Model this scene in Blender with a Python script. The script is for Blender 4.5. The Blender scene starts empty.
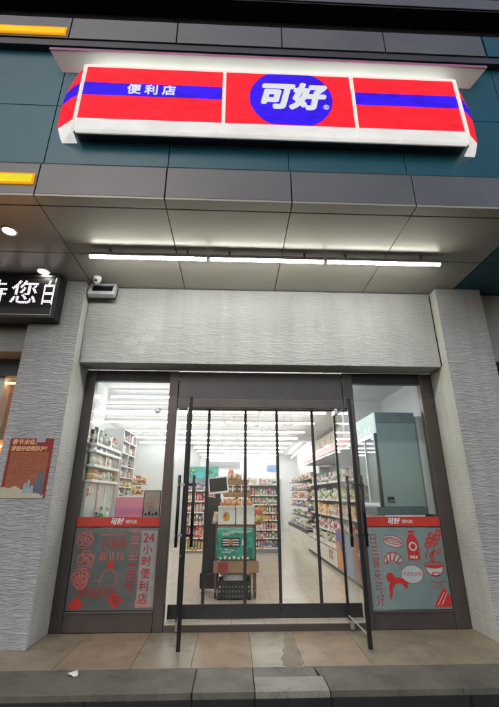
import bpy, bmesh, math, random
from mathutils import Vector, Matrix, Euler
random.seed(7)
SC = bpy.context.scene
COL = SC.collection
PI = math.pi

# ------------------------------------------------------------------ materials
MATS = {}
def new_mat(name):
    m = bpy.data.materials.new(name); m.use_nodes = True
    nt = m.node_tree
    return m, nt, nt.nodes, nt.links, nt.nodes['Principled BSDF']
def C(c): return (c[0], c[1], c[2], 1.0)
def pm(name, col, rough=0.6, metal=0.0, var=0.12, scale=6.0, bump=0.0, bscale=60.0, stretch=(1, 1, 1), spec=0.5, coat=0.0, rvar=0.0, bdist=0.01):
    """principled with a little procedural tone and roughness variation"""
    if name in MATS: return MATS[name]
    m, nt, N, L, b = new_mat(name)
    tc = N.new('ShaderNodeTexCoord'); mp = N.new('ShaderNodeMapping')
    mp.inputs['Scale'].default_value = stretch
    L.new(tc.outputs['Object'], mp.inputs['Vector'])
    no = N.new('ShaderNodeTexNoise'); no.inputs['Scale'].default_value = scale; no.inputs['Detail'].default_value = 5
    L.new(mp.outputs['Vector'], no.inputs['Vector'])
    mr = N.new('ShaderNodeMapRange'); mr.inputs['From Min'].default_value = .3; mr.inputs['From Max'].default_value = .7
    mr.inputs['To Min'].default_value = 1 - var; mr.inputs['To Max'].default_value = 1 + var
    L.new(no.outputs['Fac'], mr.inputs['Value'])
    mx = N.new('ShaderNodeMix'); mx.data_type = 'RGBA'; mx.blend_type = 'MULTIPLY'; mx.inputs['Factor'].default_value = 1
    mx.inputs['A'].default_value = C(col)
    L.new(mr.outputs['Result'], mx.inputs['B'])
    L.new(mx.outputs['Result'], b.inputs['Base Color'])
    b.inputs['Roughness'].default_value = rough; b.inputs['Metallic'].default_value = metal
    b.inputs['Specular IOR Level'].default_value = spec; b.inputs['Coat Weight'].default_value = coat
    if rvar:
        m2 = N.new('ShaderNodeMapRange'); m2.inputs['From Min'].default_value = .3; m2.inputs['From Max'].default_value = .7
        m2.inputs['To Min'].default_value = max(.02, rough - rvar); m2.inputs['To Max'].default_value = rough + rvar
        L.new(no.outputs['Fac'], m2.inputs['Value']); L.new(m2.outputs['Result'], b.inputs['Roughness'])
    if bump:
        n2 = N.new('ShaderNodeTexNoise'); n2.inputs['Scale'].default_value = bscale; n2.inputs['Detail'].default_value = 4
        L.new(mp.outputs['Vector'], n2.inputs['Vector'])
        bp = N.new('ShaderNodeBump'); bp.inputs['Strength'].default_value = bump; bp.inputs['Distance'].default_value = bdist
        L.new(n2.outputs['Fac'], bp.inputs['Height']); L.new(bp.outputs['Normal'], b.inputs['Normal'])
    MATS[name] = m
    return m
def em(name, col, strength, mottle=0.0, scale=4.0):
    if name in MATS: return MATS[name]
    m, nt, N, L, b = new_mat(name)
    b.inputs['Base Color'].default_value = C([c * .35 for c in col]); b.inputs['Roughness'].default_value = .6; b.inputs['Specular IOR Level'].default_value = .12
    b.inputs['Emission Color'].default_value = C(col); b.inputs['Emission Strength'].default_value = strength
    if mottle:
        tc = N.new('ShaderNodeTexCoord'); no = N.new('ShaderNodeTexNoise'); no.inputs['Scale'].default_value = scale; no.inputs['Detail'].default_value = 3
        mp = N.new('ShaderNodeMapping'); mp.inputs['Scale'].default_value = (1, 1, 2.6); L.new(tc.outputs['Object'], mp.inputs['Vector'])
        L.new(mp.outputs['Vector'], no.inputs['Vector']); no.inputs['Distortion'].default_value = .8
        mr = N.new('ShaderNodeMapRange'); mr.inputs['From Min'].default_value = .35; mr.inputs['From Max'].default_value = .65
        mr.inputs['To Min'].default_value = strength * (1 - mottle); mr.inputs['To Max'].default_value = strength * (1 + mottle)
        L.new(no.outputs['Fac'], mr.inputs['Value']); L.new(mr.outputs['Result'], b.inputs['Emission Strength'])
    MATS[name] = m
    return m
def glass(name, tint=(.96, .98, .97), rough=0.02, haze=0.0, hazecol=(.6, .63, .62), ior=1.45):
    """thin sheet glass: a see-through sheet with a mirror film that strengthens at grazing angles and an optional frosted layer"""
    if name in MATS: return MATS[name]
    m, nt, N, L, b = new_mat(name)
    N.remove(b); out = [n for n in N if n.type == 'OUTPUT_MATERIAL'][0]
    tr = N.new('ShaderNodeBsdfTransparent'); tr.inputs['Color'].default_value = C(tint)
    gl = N.new('ShaderNodeBsdfGlossy'); gl.inputs['Roughness'].default_value = rough
    fr = N.new('ShaderNodeFresnel'); ge = N.new('ShaderNodeNewGeometry'); im = N.new('ShaderNodeMix')   # same mirror film on both faces of the sheet
    im.inputs['A'].default_value = ior; im.inputs['B'].default_value = 1 / ior; L.new(ge.outputs['Backfacing'], im.inputs['Factor']); L.new(im.outputs['Result'], fr.inputs['IOR'])
    mx = N.new('ShaderNodeMixShader')
    L.new(fr.outputs['Fac'], mx.inputs['Fac']); L.new(gl.outputs['BSDF'], mx.inputs[2])
    if haze:
        df = N.new('ShaderNodeBsdfDiffuse'); df.inputs['Color'].default_value = C(hazecol)
        tl = N.new('ShaderNodeBsdfTranslucent'); tl.inputs['Color'].default_value = C(hazecol)
        m1 = N.new('ShaderNodeMixShader'); m1.inputs['Fac'].default_value = .5
        L.new(df.outputs['BSDF'], m1.inputs[1]); L.new(tl.outputs['BSDF'], m1.inputs[2])
        m2 = N.new('ShaderNodeMixShader'); 
        tc = N.new('ShaderNodeTexCoord'); no = N.new('ShaderNodeTexNoise'); no.inputs['Scale'].default_value = 3.0
        L.new(tc.outputs['Object'], no.inputs['Vector'])
        mr = N.new('ShaderNodeMapRange'); mr.inputs['From Min'].default_value = .3; mr.inputs['From Max'].default_value = .7
        mr.inputs['To Min'].default_value = haze * .85; mr.inputs['To Max'].default_value = min(1, haze * 1.15)
        L.new(no.outputs['Fac'], mr.inputs['Value']); L.new(mr.outputs['Result'], m2.inputs['Fac'])
        L.new(tr.outputs['BSDF'], m2.inputs[1]); L.new(m1.outputs['Shader'], m2.inputs[2])
        L.new(m2.outputs['Shader'], mx.inputs[1])
    else:
        L.new(tr.outputs['BSDF'], mx.inputs[1])
    L.new(mx.outputs['Shader'], out.inputs['Surface'])
    MATS[name] = m
    return m
def stucco(name, col, amp=1.0, coarse=1.0):
    """combed render: long horizontal ripples that break and rejoin, with a fine grit"""
    if name in MATS: return MATS[name]
    m, nt, N, L, b = new_mat(name)
    tc = N.new('ShaderNodeTexCoord')
    w = N.new('ShaderNodeTexNoise'); w.inputs['Scale'].default_value = 1.6; w.inputs['Detail'].default_value = 2
    L.new(tc.outputs['Object'], w.inputs['Vector'])
    ad = N.new('ShaderNodeVectorMath'); ad.operation = 'MULTIPLY_ADD'
    ad.inputs[1].default_value = (0, 0, .09); L.new(w.outputs['Color'], ad.inputs[0]); L.new(tc.outputs['Object'], ad.inputs[2])
    mp = N.new('ShaderNodeMapping'); mp.inputs['Scale'].default_value = (4.0 * coarse, 4.0 * coarse, 26 * coarse); L.new(ad.outputs[0], mp.inputs['Vector'])
    no = N.new('ShaderNodeTexNoise'); no.inputs['Scale'].default_value = 1.0; no.inputs['Detail'].default_value = 3.5; no.inputs['Roughness'].default_value = .55; no.inputs['Distortion'].default_value = .5
    L.new(mp.outputs['Vector'], no.inputs['Vector'])
    # soft ridges with narrow creases
    ab = N.new('ShaderNodeMath'); ab.operation = 'SUBTRACT'; ab.inputs[1].default_value = .5; L.new(no.outputs['Fac'], ab.inputs[0])
    a2 = N.new('ShaderNodeMath'); a2.operation = 'ABSOLUTE'; L.new(ab.outputs[0], a2.inputs[0])
    a3 = N.new('ShaderNodeMapRange'); a3.inputs['From Max'].default_value = .14; L.new(a2.outputs[0], a3.inputs['Value'])
    fine = N.new('ShaderNodeTexNoise'); fine.inputs['Scale'].default_value = 130; fine.inputs['Detail'].default_value = 3
    L.new(tc.outputs['Object'], fine.inputs['Vector'])
    sm = N.new('ShaderNodeMath'); sm.operation = 'MULTIPLY_ADD'; sm.inputs[1].default_value = .12
    L.new(fine.outputs['Fac'], sm.inputs[0]); L.new(a3.outputs['Result'], sm.inputs[2])
    bp = N.new('ShaderNodeBump'); bp.inputs['Strength'].default_value = .6 * amp; bp.inputs['Distance'].default_value = .017
    L.new(sm.outputs[0], bp.inputs['Height']); L.new(bp.outputs['Normal'], b.inputs['Normal'])
    big = N.new('ShaderNodeTexNoise'); big.inputs['Scale'].default_value = 1.1; big.inputs['Detail'].default_value = 6
    L.new(tc.outputs['Object'], big.inputs['Vector'])
    mr = N.new('ShaderNodeMapRange'); mr.inputs['From Min'].default_value = .3; mr.inputs['From Max'].default_value = .7
    mr.inputs['To Min'].default_value = .86; mr.inputs['To Max'].default_value = 1.1; L.new(big.outputs['Fac'], mr.inputs['Value'])
    m3 = N.new('ShaderNodeMapping'); m3.inputs['Scale'].default_value = (7, 7, .55); L.new(tc.outputs['Object'], m3.inputs['Vector'])
    dr_ = N.new('ShaderNodeTexNoise'); dr_.inputs['Scale'].default_value = 1; dr_.inputs['Detail'].default_value = 5; L.new(m3.outputs['Vector'], dr_.inputs['Vector'])
    m4 = N.new('ShaderNodeMapRange'); m4.inputs['From Min'].default_value = .35; m4.inputs['From Max'].default_value = .6; m4.inputs['To Min'].default_value = .92; m4.inputs['To Max'].default_value = 1.02
    L.new(dr_.outputs['Fac'], m4.inputs['Value'])
    m5 = N.new('ShaderNodeMath'); m5.operation = 'MULTIPLY'; L.new(mr.outputs['Result'], m5.inputs[0]); L.new(m4.outputs['Result'], m5.inputs[1])
    mx = N.new('ShaderNodeMix'); mx.data_type = 'RGBA'; mx.blend_type = 'MULTIPLY'; mx.inputs['Factor'].default_value = 1
    mx.inputs['A'].default_value = C(col); L.new(m5.outputs[0], mx.inputs['B']); L.new(mx.outputs['Result'], b.inputs['Base Color'])
    b.inputs['Roughness'].default_value = .75
    MATS[name] = m
    return m
def tiles(name, cola, colb, grout, size, rough, gap=.004, coat=0):
    if name in MATS: return MATS[name]
    m, nt, N, L, b = new_mat(name)
    tc = N.new('ShaderNodeTexCoord')
    br = N.new('ShaderNodeTexBrick'); br.offset = 0; br.inputs['Scale'].default_value = 1
    br.inputs['Brick Width'].default_value = size; br.inputs['Row Height'].default_value = size; br.inputs['Mortar Size'].default_value = gap
    br.inputs['Color1'].default_value = C(cola); br.inputs['Color2'].default_value = C(colb); br.inputs['Mortar'].default_value = C(grout)
    L.new(tc.outputs['Object'], br.inputs['Vector'])
    no = N.new('ShaderNodeTexNoise'); no.inputs['Scale'].default_value = 9; no.inputs['Detail'].default_value = 6; L.new(tc.outputs['Object'], no.inputs['Vector'])
    mr = N.new('ShaderNodeMapRange'); mr.inputs['To Min'].default_value = .85; mr.inputs['To Max'].default_value = 1.12; L.new(no.outputs['Fac'], mr.inputs['Value'])
    mx = N.new('ShaderNodeMix'); mx.data_type = 'RGBA'; mx.blend_type = 'MULTIPLY'; mx.inputs['Factor'].default_value = 1
    L.new(br.outputs['Color'], mx.inputs['A']); L.new(mr.outputs['Result'], mx.inputs['B']); L.new(mx.outputs['Result'], b.inputs['Base Color'])
    b.inputs['Roughness'].default_value = rough
    MATS[name] = m
    return m
def stone(name, col, col2, rough=.7, speck=1.0):
    """granite: fine speckle, broad dirt clouds"""
    if name in MATS: return MATS[name]
    m, nt, N, L, b = new_mat(name)
    tc = N.new('ShaderNodeTexCoord')
    n1 = N.new('ShaderNodeTexNoise'); n1.inputs['Scale'].default_value = 90; n1.inputs['Detail'].default_value = 4; L.new(tc.outputs['Object'], n1.inputs['Vector'])
    n2 = N.new('ShaderNodeTexNoise'); n2.inputs['Scale'].default_value = 2.6; n2.inputs['Detail'].default_value = 7; n2.inputs['Roughness'].default_value = .62; L.new(tc.outputs['Object'], n2.inputs['Vector'])
    r2 = N.new('ShaderNodeMapRange'); r2.inputs['From Min'].default_value = .35; r2.inputs['From Max'].default_value = .68; L.new(n2.outputs['Fac'], r2.inputs['Value'])
    mx = N.new('ShaderNodeMix'); mx.data_type = 'RGBA'; mx.inputs['A'].default_value = C(col); mx.inputs['B'].default_value = C(col2); L.new(r2.outputs['Result'], mx.inputs['Factor'])
    r1 = N.new('ShaderNodeMapRange'); r1.inputs['From Min'].default_value = .3; r1.inputs['From Max'].default_value = .7
    r1.inputs['To Min'].default_value = 1 - .22 * speck; r1.inputs['To Max'].default_value = 1 + .18 * speck; L.new(n1.outputs['Fac'], r1.inputs['Value'])
    m2 = N.new('ShaderNodeMix'); m2.data_type = 'RGBA'; m2.blend_type = 'MULTIPLY'; m2.inputs['Factor'].default_value = 1
    L.new(mx.outputs['Result'], m2.inputs['A']); L.new(r1.outputs['Result'], m2.inputs['B']); L.new(m2.outputs['Result'], b.inputs['Base Color'])
    r3 = N.new('ShaderNodeMapRange'); r3.inputs['To Min'].default_value = rough - .18; r3.inputs['To Max'].default_value = rough + .15; L.new(n2.outputs['Fac'], r3.inputs['Value']); L.new(r3.outputs['Result'], b.inputs['Roughness'])
    n3 = N.new('ShaderNodeTexNoise'); n3.inputs['Scale'].default_value = 5.5; n3.inputs['Detail'].default_value = 8; n3.inputs['Roughness'].default_value = .7; n3.inputs['Distortion'].default_value = .6; L.new(tc.outputs['Object'], n3.inputs['Vector'])
    r4 = N.new('ShaderNodeMapRange'); r4.inputs['From Min'].default_value = .56; r4.inputs['From Max'].default_value = .70; r4.inputs['To Min'].default_value = 1.0; r4.inputs['To Max'].default_value = .58; L.new(n3.outputs['Fac'], r4.inputs['Value'])
    m6 = N.new('ShaderNodeMix'); m6.data_type = 'RGBA'; m6.blend_type = 'MULTIPLY'; m6.inputs['Factor'].default_value = 1
    L.new(m2.outputs['Result'], m6.inputs['A']); L.new(r4.outputs['Result'], m6.inputs['B']); L.new(m6.outputs['Result'], b.inputs['Base Color'])
    bp = N.new('ShaderNodeBump'); bp.inputs['Strength'].default_value = .25; bp.inputs['Distance'].default_value = .004; L.new(n1.outputs['Fac'], bp.inputs['Height']); L.new(bp.outputs['Normal'], b.inputs['Normal'])
    MATS[name] = m
    return m

# ------------------------------------------------------------------ mesh builder
def wloc(o):
    v = Vector((0, 0, 0))
    while o is not None:
        v += o.location; o = o.parent
    return v
class MB:
    """collects shapes in world space; build() links them as one mesh object"""
    def __init__(s): s.v = []; s.f = []; s.mi = []; s.mats = []; s.sm = []
    def _m(s, mat):
        if mat not in s.mats: s.mats.append(mat)
        return s.mats.index(mat)
    def add(s, vs, fs, mat, smooth=False):
        k = len(s.v); i = s._m(mat)
        s.v += [tuple(p) for p in vs]; s.f += [tuple(a + k for a in f) for f in fs]
        s.mi += [i] * len(fs); s.sm += [smooth] * len(fs)
        return s
    def box(s, x0, x1, y0, y1, z0, z1, mat):
        x0, x1 = min(x0, x1), max(x0, x1); y0, y1 = min(y0, y1), max(y0, y1); z0, z1 = min(z0, z1), max(z0, z1)
        vs = [(x0, y0, z0), (x1, y0, z0), (x1, y1, z0), (x0, y1, z0), (x0, y0, z1), (x1, y0, z1), (x1, y1, z1), (x0, y1, z1)]
        return s.add(vs, [(3, 2, 1, 0), (4, 5, 6, 7), (0, 1, 5, 4), (1, 2, 6, 5), (2, 3, 7, 6), (3, 0, 4, 7)], mat)
    def prism(s, poly, a, b, mat, axis='y'):
        """polygon in the plane across `axis`, run from a to b along it"""
        n = len(poly)
        def P(p, t): return (p[0], t, p[1]) if axis == 'y' else ((t, p[0], p[1]) if axis == 'x' else (p[0], p[1], t))
        vs = [P(p, a) for p in poly] + [P(p, b) for p in poly]
        fs = [tuple(range(n)), tuple(range(2 * n - 1, n - 1, -1))] + [(i, i + n, (i + 1) % n + n, (i + 1) % n) for i in range(n)]
        return s.add(vs, fs, mat)
    def quad(s, a, b, c, d, mat): return s.add([a, b, c, d], [(0, 1, 2, 3)], mat)
    def tube(s, pts, r, mat, n=10, caps=True, radii=None):
        pts = [Vector(p) for p in pts]; vs = []; fs = []
        up = None
        for i, p in enumerate(pts):
            d = (pts[min(i + 1, len(pts) - 1)] - pts[max(i - 1, 0)]).normalized()
            if up is None:
                up = Vector((0, 0, 1)) if abs(d.z) < .9 else Vector((1, 0, 0))
            x = d.cross(up).normalized(); y = x.cross(d).normalized(); up = y
            rr = radii[i] if radii else r
            for k in range(n):
                a = 2 * PI * k / n; vs.append(p + x * math.cos(a) * rr + y * math.sin(a) * rr)
        for i in range(len(pts) - 1):
            for k in range(n): fs.append((i * n + k, i * n + (k + 1) % n, (i + 1) * n + (k + 1) % n, (i + 1) * n + k))
        if caps:
            fs.append(tuple(range(n - 1, -1, -1))); fs.append(tuple((len(pts) - 1) * n + k for k in range(n)))
        return s.add(vs, fs, mat, True)
    def lathe(s, prof, c, mat, n=16, axis='z', smooth=True):
        """prof: (r, h) pairs"""
        vs = []; fs = []
        for r, h in prof:
            for k in range(n):
                a = 2 * PI * k / n; u, w = r * math.cos(a), r * math.sin(a)
                vs.append((c[0] + u, c[1] + w, c[2] + h) if axis == 'z' else ((c[0] + u, c[1] + h, c[2] + w) if axis == 'y' else (c[0] + h, c[1] + u, c[2] + w)))
        m = len(prof)
        for i in range(m - 1):
            for k in range(n): fs.append((i * n + k, i * n + (k + 1) % n, (i + 1) * n + (k + 1) % n, (i + 1) * n + k))
        fs.append(tuple(range(n - 1, -1, -1))); fs.append(tuple((m - 1) * n + k for k in range(n)))
        return s.add(vs, fs, mat, smooth)
    def stroke(s, pts, w, y, mat, closed=False, d=.0025):
        """flat ribbon in the XZ plane at depth y (a printed line)"""
        P = [Vector((p[0], p[1])) for p in pts]; n = len(P); A = []; B = []
        for i in range(n):
            a = P[(i - 1) % n] if (closed or i > 0) else P[i]; b = P[(i + 1) % n] if (closed or i < n - 1) else P[i]
            t = (b - a); t = t.normalized() if t.length > 1e-9 else Vector((1, 0)); nn = Vector((-t.y, t.x)) * w / 2
            A.append(P[i] + nn); B.append(P[i] - nn)
        vs = [(p.x, y, p.y) for p in A] + [(p.x, y, p.y) for p in B]
        fs = [(i, (i + 1) % n, (i + 1) % n + n, i + n) for i in range(n if closed else n - 1)]
        return s.add(vs, fs, mat)
    def fill(s, pts, y, mat): return s.add([(p[0], y, p[1]) for p in pts], [tuple(range(len(pts)))], mat)
    def text(s, body, size, fn, mat, sx=1.0, shear=0.0, bold=0.0, depth=0.0, align='CENTER', spacing=1.0):
        """lettering; fn maps (across, up, out) to a world point"""
        cu = bpy.data.curves.new('lettering', 'FONT'); cu.body = body; cu.size = size; cu.align_x = align; cu.align_y = 'CENTER'
        cu.extrude = depth; cu.resolution_u = 3; cu.shear = shear; cu.space_character = spacing
        o = bpy.data.objects.new('lettering', cu); COL.objects.link(o)
        dg = bpy.context.evaluated_depsgraph_get(); dg.update()
        me = o.evaluated_get(dg).to_mesh()
        co = [(v.co.x * sx, v.co.y, v.co.z) for v in me.vertices]; fs1 = [tuple(p.vertices) for p in me.polygons]; vs = []; fs = []
        # heavier strokes: the letter laid over itself a hair to each side, each a little proud of the last
        for q, (dx, dy) in enumerate([(0, 0)] if not bold else [(math.cos(2 * PI * k / 14), math.sin(2 * PI * k / 14)) for k in range(14 if bold > .01 else 6)] + [(0, 0)]):
            k = len(vs); vs += [fn(x + dx * bold, y + dy * bold, z + q * .00025) for x, y, z in co]; fs += [tuple(a + k for a in f) for f in fs1]
        o.evaluated_get(dg).to_mesh_clear()
        bpy.data.objects.remove(o); bpy.data.curves.remove(cu)
        return s.add(vs, fs, mat)
    def build(s, name, parent=None, loc=None, bevel=0.0, seg=2, xf=None, rot=None):
        off = wloc(parent) if parent is not None else Vector(loc or (0, 0, 0))
        me = bpy.data.meshes.new(name)
        vs = [Vector(v) for v in s.v]
        if xf is not None: vs = [xf @ v for v in vs]
        me.from_pydata([v - off for v in vs], [], s.f)
        for m in s.mats: me.materials.append(m)
        for p, i, q in zip(me.polygons, s.mi, s.sm): p.material_index = i; p.use_smooth = q
        bm = bmesh.new(); bm.from_mesh(me); bmesh.ops.recalc_face_normals(bm, faces=bm.faces); bm.to_mesh(me); bm.free()
        me.update()
        o = bpy.data.objects.new(name, me); COL.objects.link(o)
        if parent is not None: o.parent = parent
        else: o.location = off
        if bevel:
            b = o.modifiers.new('edge', 'BEVEL'); b.width = bevel; b.segments = seg; b.limit_method = 'ANGLE'; b.angle_limit = math.radians(40)
        return o
def tag(o, label=None, cat=None, group=None, kind=None):
    if label: o['label'] = label
    if cat: o['category'] = cat
    if group: o['group'] = group
    if kind: o['kind'] = kind
    return o
def thing(name, label, cat, loc=(0, 0, 0), group=None):
    o = bpy.data.objects.new(name, None); COL.objects.link(o); o.location = loc; o.empty_display_size = .1
    return tag(o, label, cat, group)
def front(x, z, y):   # lettering on a face that looks towards the street
    return lambda a, b, c: (x + a, y - c, z + b)
def front_rot(x, z, y, ang):
    ca, sa = math.cos(ang), math.sin(ang)
    return lambda a, b, c: (x + a * ca - b * sa, y - c, z + a * sa + b * ca)
def ell(cx, cz, rx, rz, n=32, a0=0, a1=2 * PI):
    full = abs(a1 - a0 - 2 * PI) < 1e-6
    k = n if full else n - 1
    return [(cx + rx * math.cos(a0 + (a1 - a0) * i / k), cz + rz * math.sin(a0 + (a1 - a0) * i / k)) for i in range(n)]

# ------------------------------------------------------------------ palette
M_col = stucco('combed grey render', (.40, .405, .41), 1.0)
M_colside = stucco('combed pale lit side', (.60, .60, .54), .6, 1.5)  # finer, paler inner faces; tube and shop light partly put into the colour
M_head = stucco('combed header render', (.42, .43, .42), .8)
M_soff = pm('brushed beige aluminium panel', (.40, .385, .33), .28, .12, .06, .8, spec=.3)
M_joint = pm('black joint sealant', (.006, .006, .006), .8)
M_teal = pm('teal aluminium panel', (.011, .105, .145), .33, .1, .12, .9, rvar=.03)
M_lip = pm('grey aluminium band', (.15, .15, .155), .36, .2, .12, 1.2, rvar=.03)
M_dark = pm('charcoal panel', (.055, .052, .06), .45, .2, .2, 1.5)
M_frame = pm('brown anodised frame', (.088, .076, .072), .36, .55, .12, 3, rvar=.03)
M_transom = pm('grey brown transom sheet', (.10, .088, .088), .3, .4, .10, 2)
M_black = pm('black powder coat', (.012, .012, .013), .4, .2, .1)
M_blackrub = pm('black rubber strip', (.02, .02, .023), .5, 0, .15)
M_steel = pm('brushed steel', (.45, .44, .43), .28, .9, .1, 20)
M_white = pm('white painted wall', (.78, .79, .79), .6, 0, .03, 2)
M_whiteg = pm('glossy white panel', (.80, .81, .82), .12, 0, .03, 2, coat=.4)
M_ceil = pm('white ceiling board', (.74, .74, .73), .7, 0, .04, 2)
M_greywall = pm('grey plaster', (.55, .56, .56), .65, 0, .05, 2)
M_shelf = pm('white shelf metal', (.75, .76, .77), .4, .1, .05)
M_shelfgrey = pm('grey shelf metal', (.30, .31, .33), .4, .2, .05)
M_floor = tiles('beige polished floor tile', (.56, .48, .37), (.60, .52, .41), (.36, .30, .23), .6, .16)
M_glass = glass('clear window glass')
M_doorglass = glass('door glass', (.95, .975, .97), ior=1.28)
M_pvc = glass('clear curtain sheet', (.93, .94, .92), .06, .035, (.8, .8, .78), 1.32)
M_filmA = glass('frosted film over counter', (.5, .52, .53), .06, .42, (.46, .49, .48))
M_filmB = glass('pale frosted film', (.55, .62, .63), .06, .58, (.42, .54, .55))
M_red = pm('red vinyl', (.46, .025, .022), .4, 0, .08)
M_redband = pm('red band vinyl', (.48, .032, .02), .35, 0, .06)
M_rust = pm('brick red print', (.36, .02, .02), .5, 0, .1)
M_pinkprint = pm('pale red print', (.50, .12, .10), .5, 0, .1)
M_whitevinyl = pm('white vinyl', (.8, .8, .78), .4)
M_strip = em('exterior tube glow', (1.0, .985, .92), 54)
M_lamp = em('ceiling strip glow', (.98, .995, 1.0), 16.5)
M_down = em('downlight glow', (1.0, .93, .82), 30)

# ------------------------------------------------------------------ setting: ground
M_street = stone('worn asphalt', (.05, .05, .05), (.035, .035, .035), .85)
MB().box(-40, 40, -60, -1.56, -.19, -.15, M_street).build('street'); tag(bpy.data.objects['street'], 'dark asphalt street in front of the step', 'street', kind='structure')
g_warm = stone('warm granite slab', (.36, .25, .165), (.25, .185, .13), .42)
g_tan = stone('tan granite slab', (.32, .265, .18), (.215, .18, .13), .42)
g_grey = stone('pale granite slab', (.41, .365, .275), (.29, .26, .20), .42)
g_edge = stone('grey granite kerb slab', (.155, .143, .115), (.095, .088, .071), .65)
g_edge2 = stone('light granite kerb slab', (.19, .177, .145), (.12, .113, .093), .65)
g_patch = stone('cement patch', (.285, .235, .175), (.225, .185, .14), .75)
g_riser = stone('near black riser', (.022, .02, .02), (.010, .010, .010), .6)  # riser stone set near black
pf = MB()
pf.box(-7, 8, -1.055, 0.9, -.3, -.012, M_joint)
xs = [-7, -5.5, -4.2, -3.3, -2.45, -1.69, -.965, -.385, .215, .72, 1.40, 2.2, 3.1, 4.2, 5.6, 8]
tm = [g_tan, g_warm, g_tan, g_tan, g_tan, g_warm, g_tan, g_warm, g_grey, g_warm, g_tan, g_tan, g_warm, g_tan, g_warm, g_tan]
for i in range(len(xs) - 1):
    g = .0025
    if xs[i] < -3 or xs[i] > 3:
        pf.box(xs[i] + g, xs[i + 1] - g, -1.05, .03, -.011, 0, tm[i])
    elif i % 2 == 0:
        pf.box(xs[i] + g, xs[i + 1] - g, -1.05, -.003, -.011, 0, tm[i])
    else:
        pf.box(xs[i] + g, xs[i + 1] - g, -1.05, -.003, -.011, 0, tm[i])
# ragged cement repair between two slabs
rag = [(.50, -1.045), (.53, -.93), (.50, -.84), (.56, -.74), (.545, -.62), (.60, -.5), (.585, -.36), (.63, -.2), (.62, -.05), (.70, -.05), (.715, -.3), (.705, -.55), (.745, -.66), (.70, -.78), (.735, -.9), (.69, -1.045)]
for _ in range(2): rag = [q for a, b in zip(rag, rag[1:] + rag[:1]) for q in ((a[0] * .75 + b[0] * .25, a[1] * .75 + b[1] * .25), (a[0] * .25 + b[0] * .75, a[1] * .25 + b[1] * .75))]
rag = [(x + random.uniform(-.004, .004), y) for x, y in rag]
pf.prism(rag, .0008, .004, g_patch, 'z')
o = pf.build('porch_floor'); tag(o, 'granite slab porch floor before the doors', 'porch floor', kind='structure')
ed = MB()
ed.box(-7, 8, -1.535, -1.056, -.3, -.008, M_joint)
ex = [(-7, -4.6, g_edge), (-4.6, -2.9, g_edge), (-2.9, -.325, g_edge), (-.317, .205, g_edge2), (.853, 2.0, g_edge), (2.0, 4.5, g_edge), (4.5, 8, g_edge)]
for a, b, m in ex: ed.box(a + .0015, b - .0015, -1.548, -1.058, -.05, .0, m)
ed.box(.213, .80, -1.255, -1.058, -.05, .0, g_edge2); ed.box(.213, .845, -1.548, -1.262, -.05, .001, stone('bright granite slab', (.33, .315, .265), (.23, .22, .185), .65))
ed.prism([(.806, -1.058), (.853, -1.058), (.853, -1.255), (.83, -1.255)], -.05, 0, g_edge, 'z')
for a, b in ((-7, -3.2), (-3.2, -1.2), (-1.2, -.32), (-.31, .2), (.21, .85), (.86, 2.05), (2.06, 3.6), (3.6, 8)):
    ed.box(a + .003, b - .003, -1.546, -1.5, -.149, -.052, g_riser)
o = ed.build('entrance_step', bevel=.003); tag(o, 'grey granite step edge with dark riser', 'step', kind='structure')

# ------------------------------------------------------------------ the building
B = thing('shop_building', 'grey rendered shop building with teal cladding and glass convenience store front', 'building', (0, 0, 0))
XL, XR = -2.19, 3.0
JX = [-6.22, -4.86, -3.50, -2.136, -.775, .588, 1.95, 3.30]
for (x0, x1) in ((-2.89, XL), (XR, 3.685)):
    mb = MB()
    mb.box(x0, x1, -.53, .06, 0, 4.49, M_col)
    sx = x1 if x0 < 0 else x0
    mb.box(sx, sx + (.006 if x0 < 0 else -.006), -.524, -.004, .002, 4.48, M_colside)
    tag(mb.build('column', B, bevel=.006))
mb = MB().box(XL + .008, XR - .008, -.35, -.002, 3.305, 4.49, M_head)
mb.build('header_wall', B, bevel=.004)
MB().box(-7, -2.892, -.35, .0, 3.45, 4.49, M_head).build('header_wall', B); MB().box(3.687, 8, -.35, .0, 3.40, 4.49, M_head).build('header_wall', B)
rpm = stucco('pale repair render', (.47, .48, .465), .6, 1.3)
for x_, z_, a_, b_ in ((-1.52, 3.62, .11, .075), (-1.27, 3.67, .12, .06), (-1.38, 3.49, .10, .05)):
    pts_ = [(x_ + a_ * math.cos(2 * PI * k / 18) * random.uniform(.75, 1.15), z_ + b_ * math.sin(2 * PI * k / 18) * random.uniform(.75, 1.15)) for k in range(18)]
    MB().prism(pts_, -.3515, -.349, rpm, 'y').build('repair_patch', B)
MB().tube([(XR - .02, -.37, 4.45), (XR - .02, -.365, 3.9), (XR - .015, -.37, 3.32), (XR - .012, -.2, 3.29)], .007, M_black, 6).build('wall_cable', B)
MB().tube([(-1.93, -.68, 4.49), (-2.02, -.5, 4.485), (-2.17, -.36, 4.45), (-2.175, -.36, 3.9), (-2.172, -.362, 3.33)], .006, M_shelfgrey, 6).build('wall_cable', B)
# soffit: metal panels with open joints
sf = MB(); sf.box(-7, 8, -2.2, .3, 4.53, 4.56, M_joint)
cy = [-2.10, -1.222, -.2]
for i in range(len(JX) - 1):
    for j in range(2):
        sf.box(JX[i] + .006, JX[i + 1] - .006, cy[j] + .005, cy[j + 1] - .005, 4.5, 4.525, M_soff)
sf.build('soffit', B, bevel=.002)
st = MB()
for a, b in ((3.315, 4.66), (4.672, 6.1)):
    for j in range(2): st.box(a, b, cy[j] + .005, cy[j + 1] - .005, 4.5, 4.525, M_teal)
tag(st.build('soffit', B, bevel=.002), 'teal end panels of the soffit')
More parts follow.
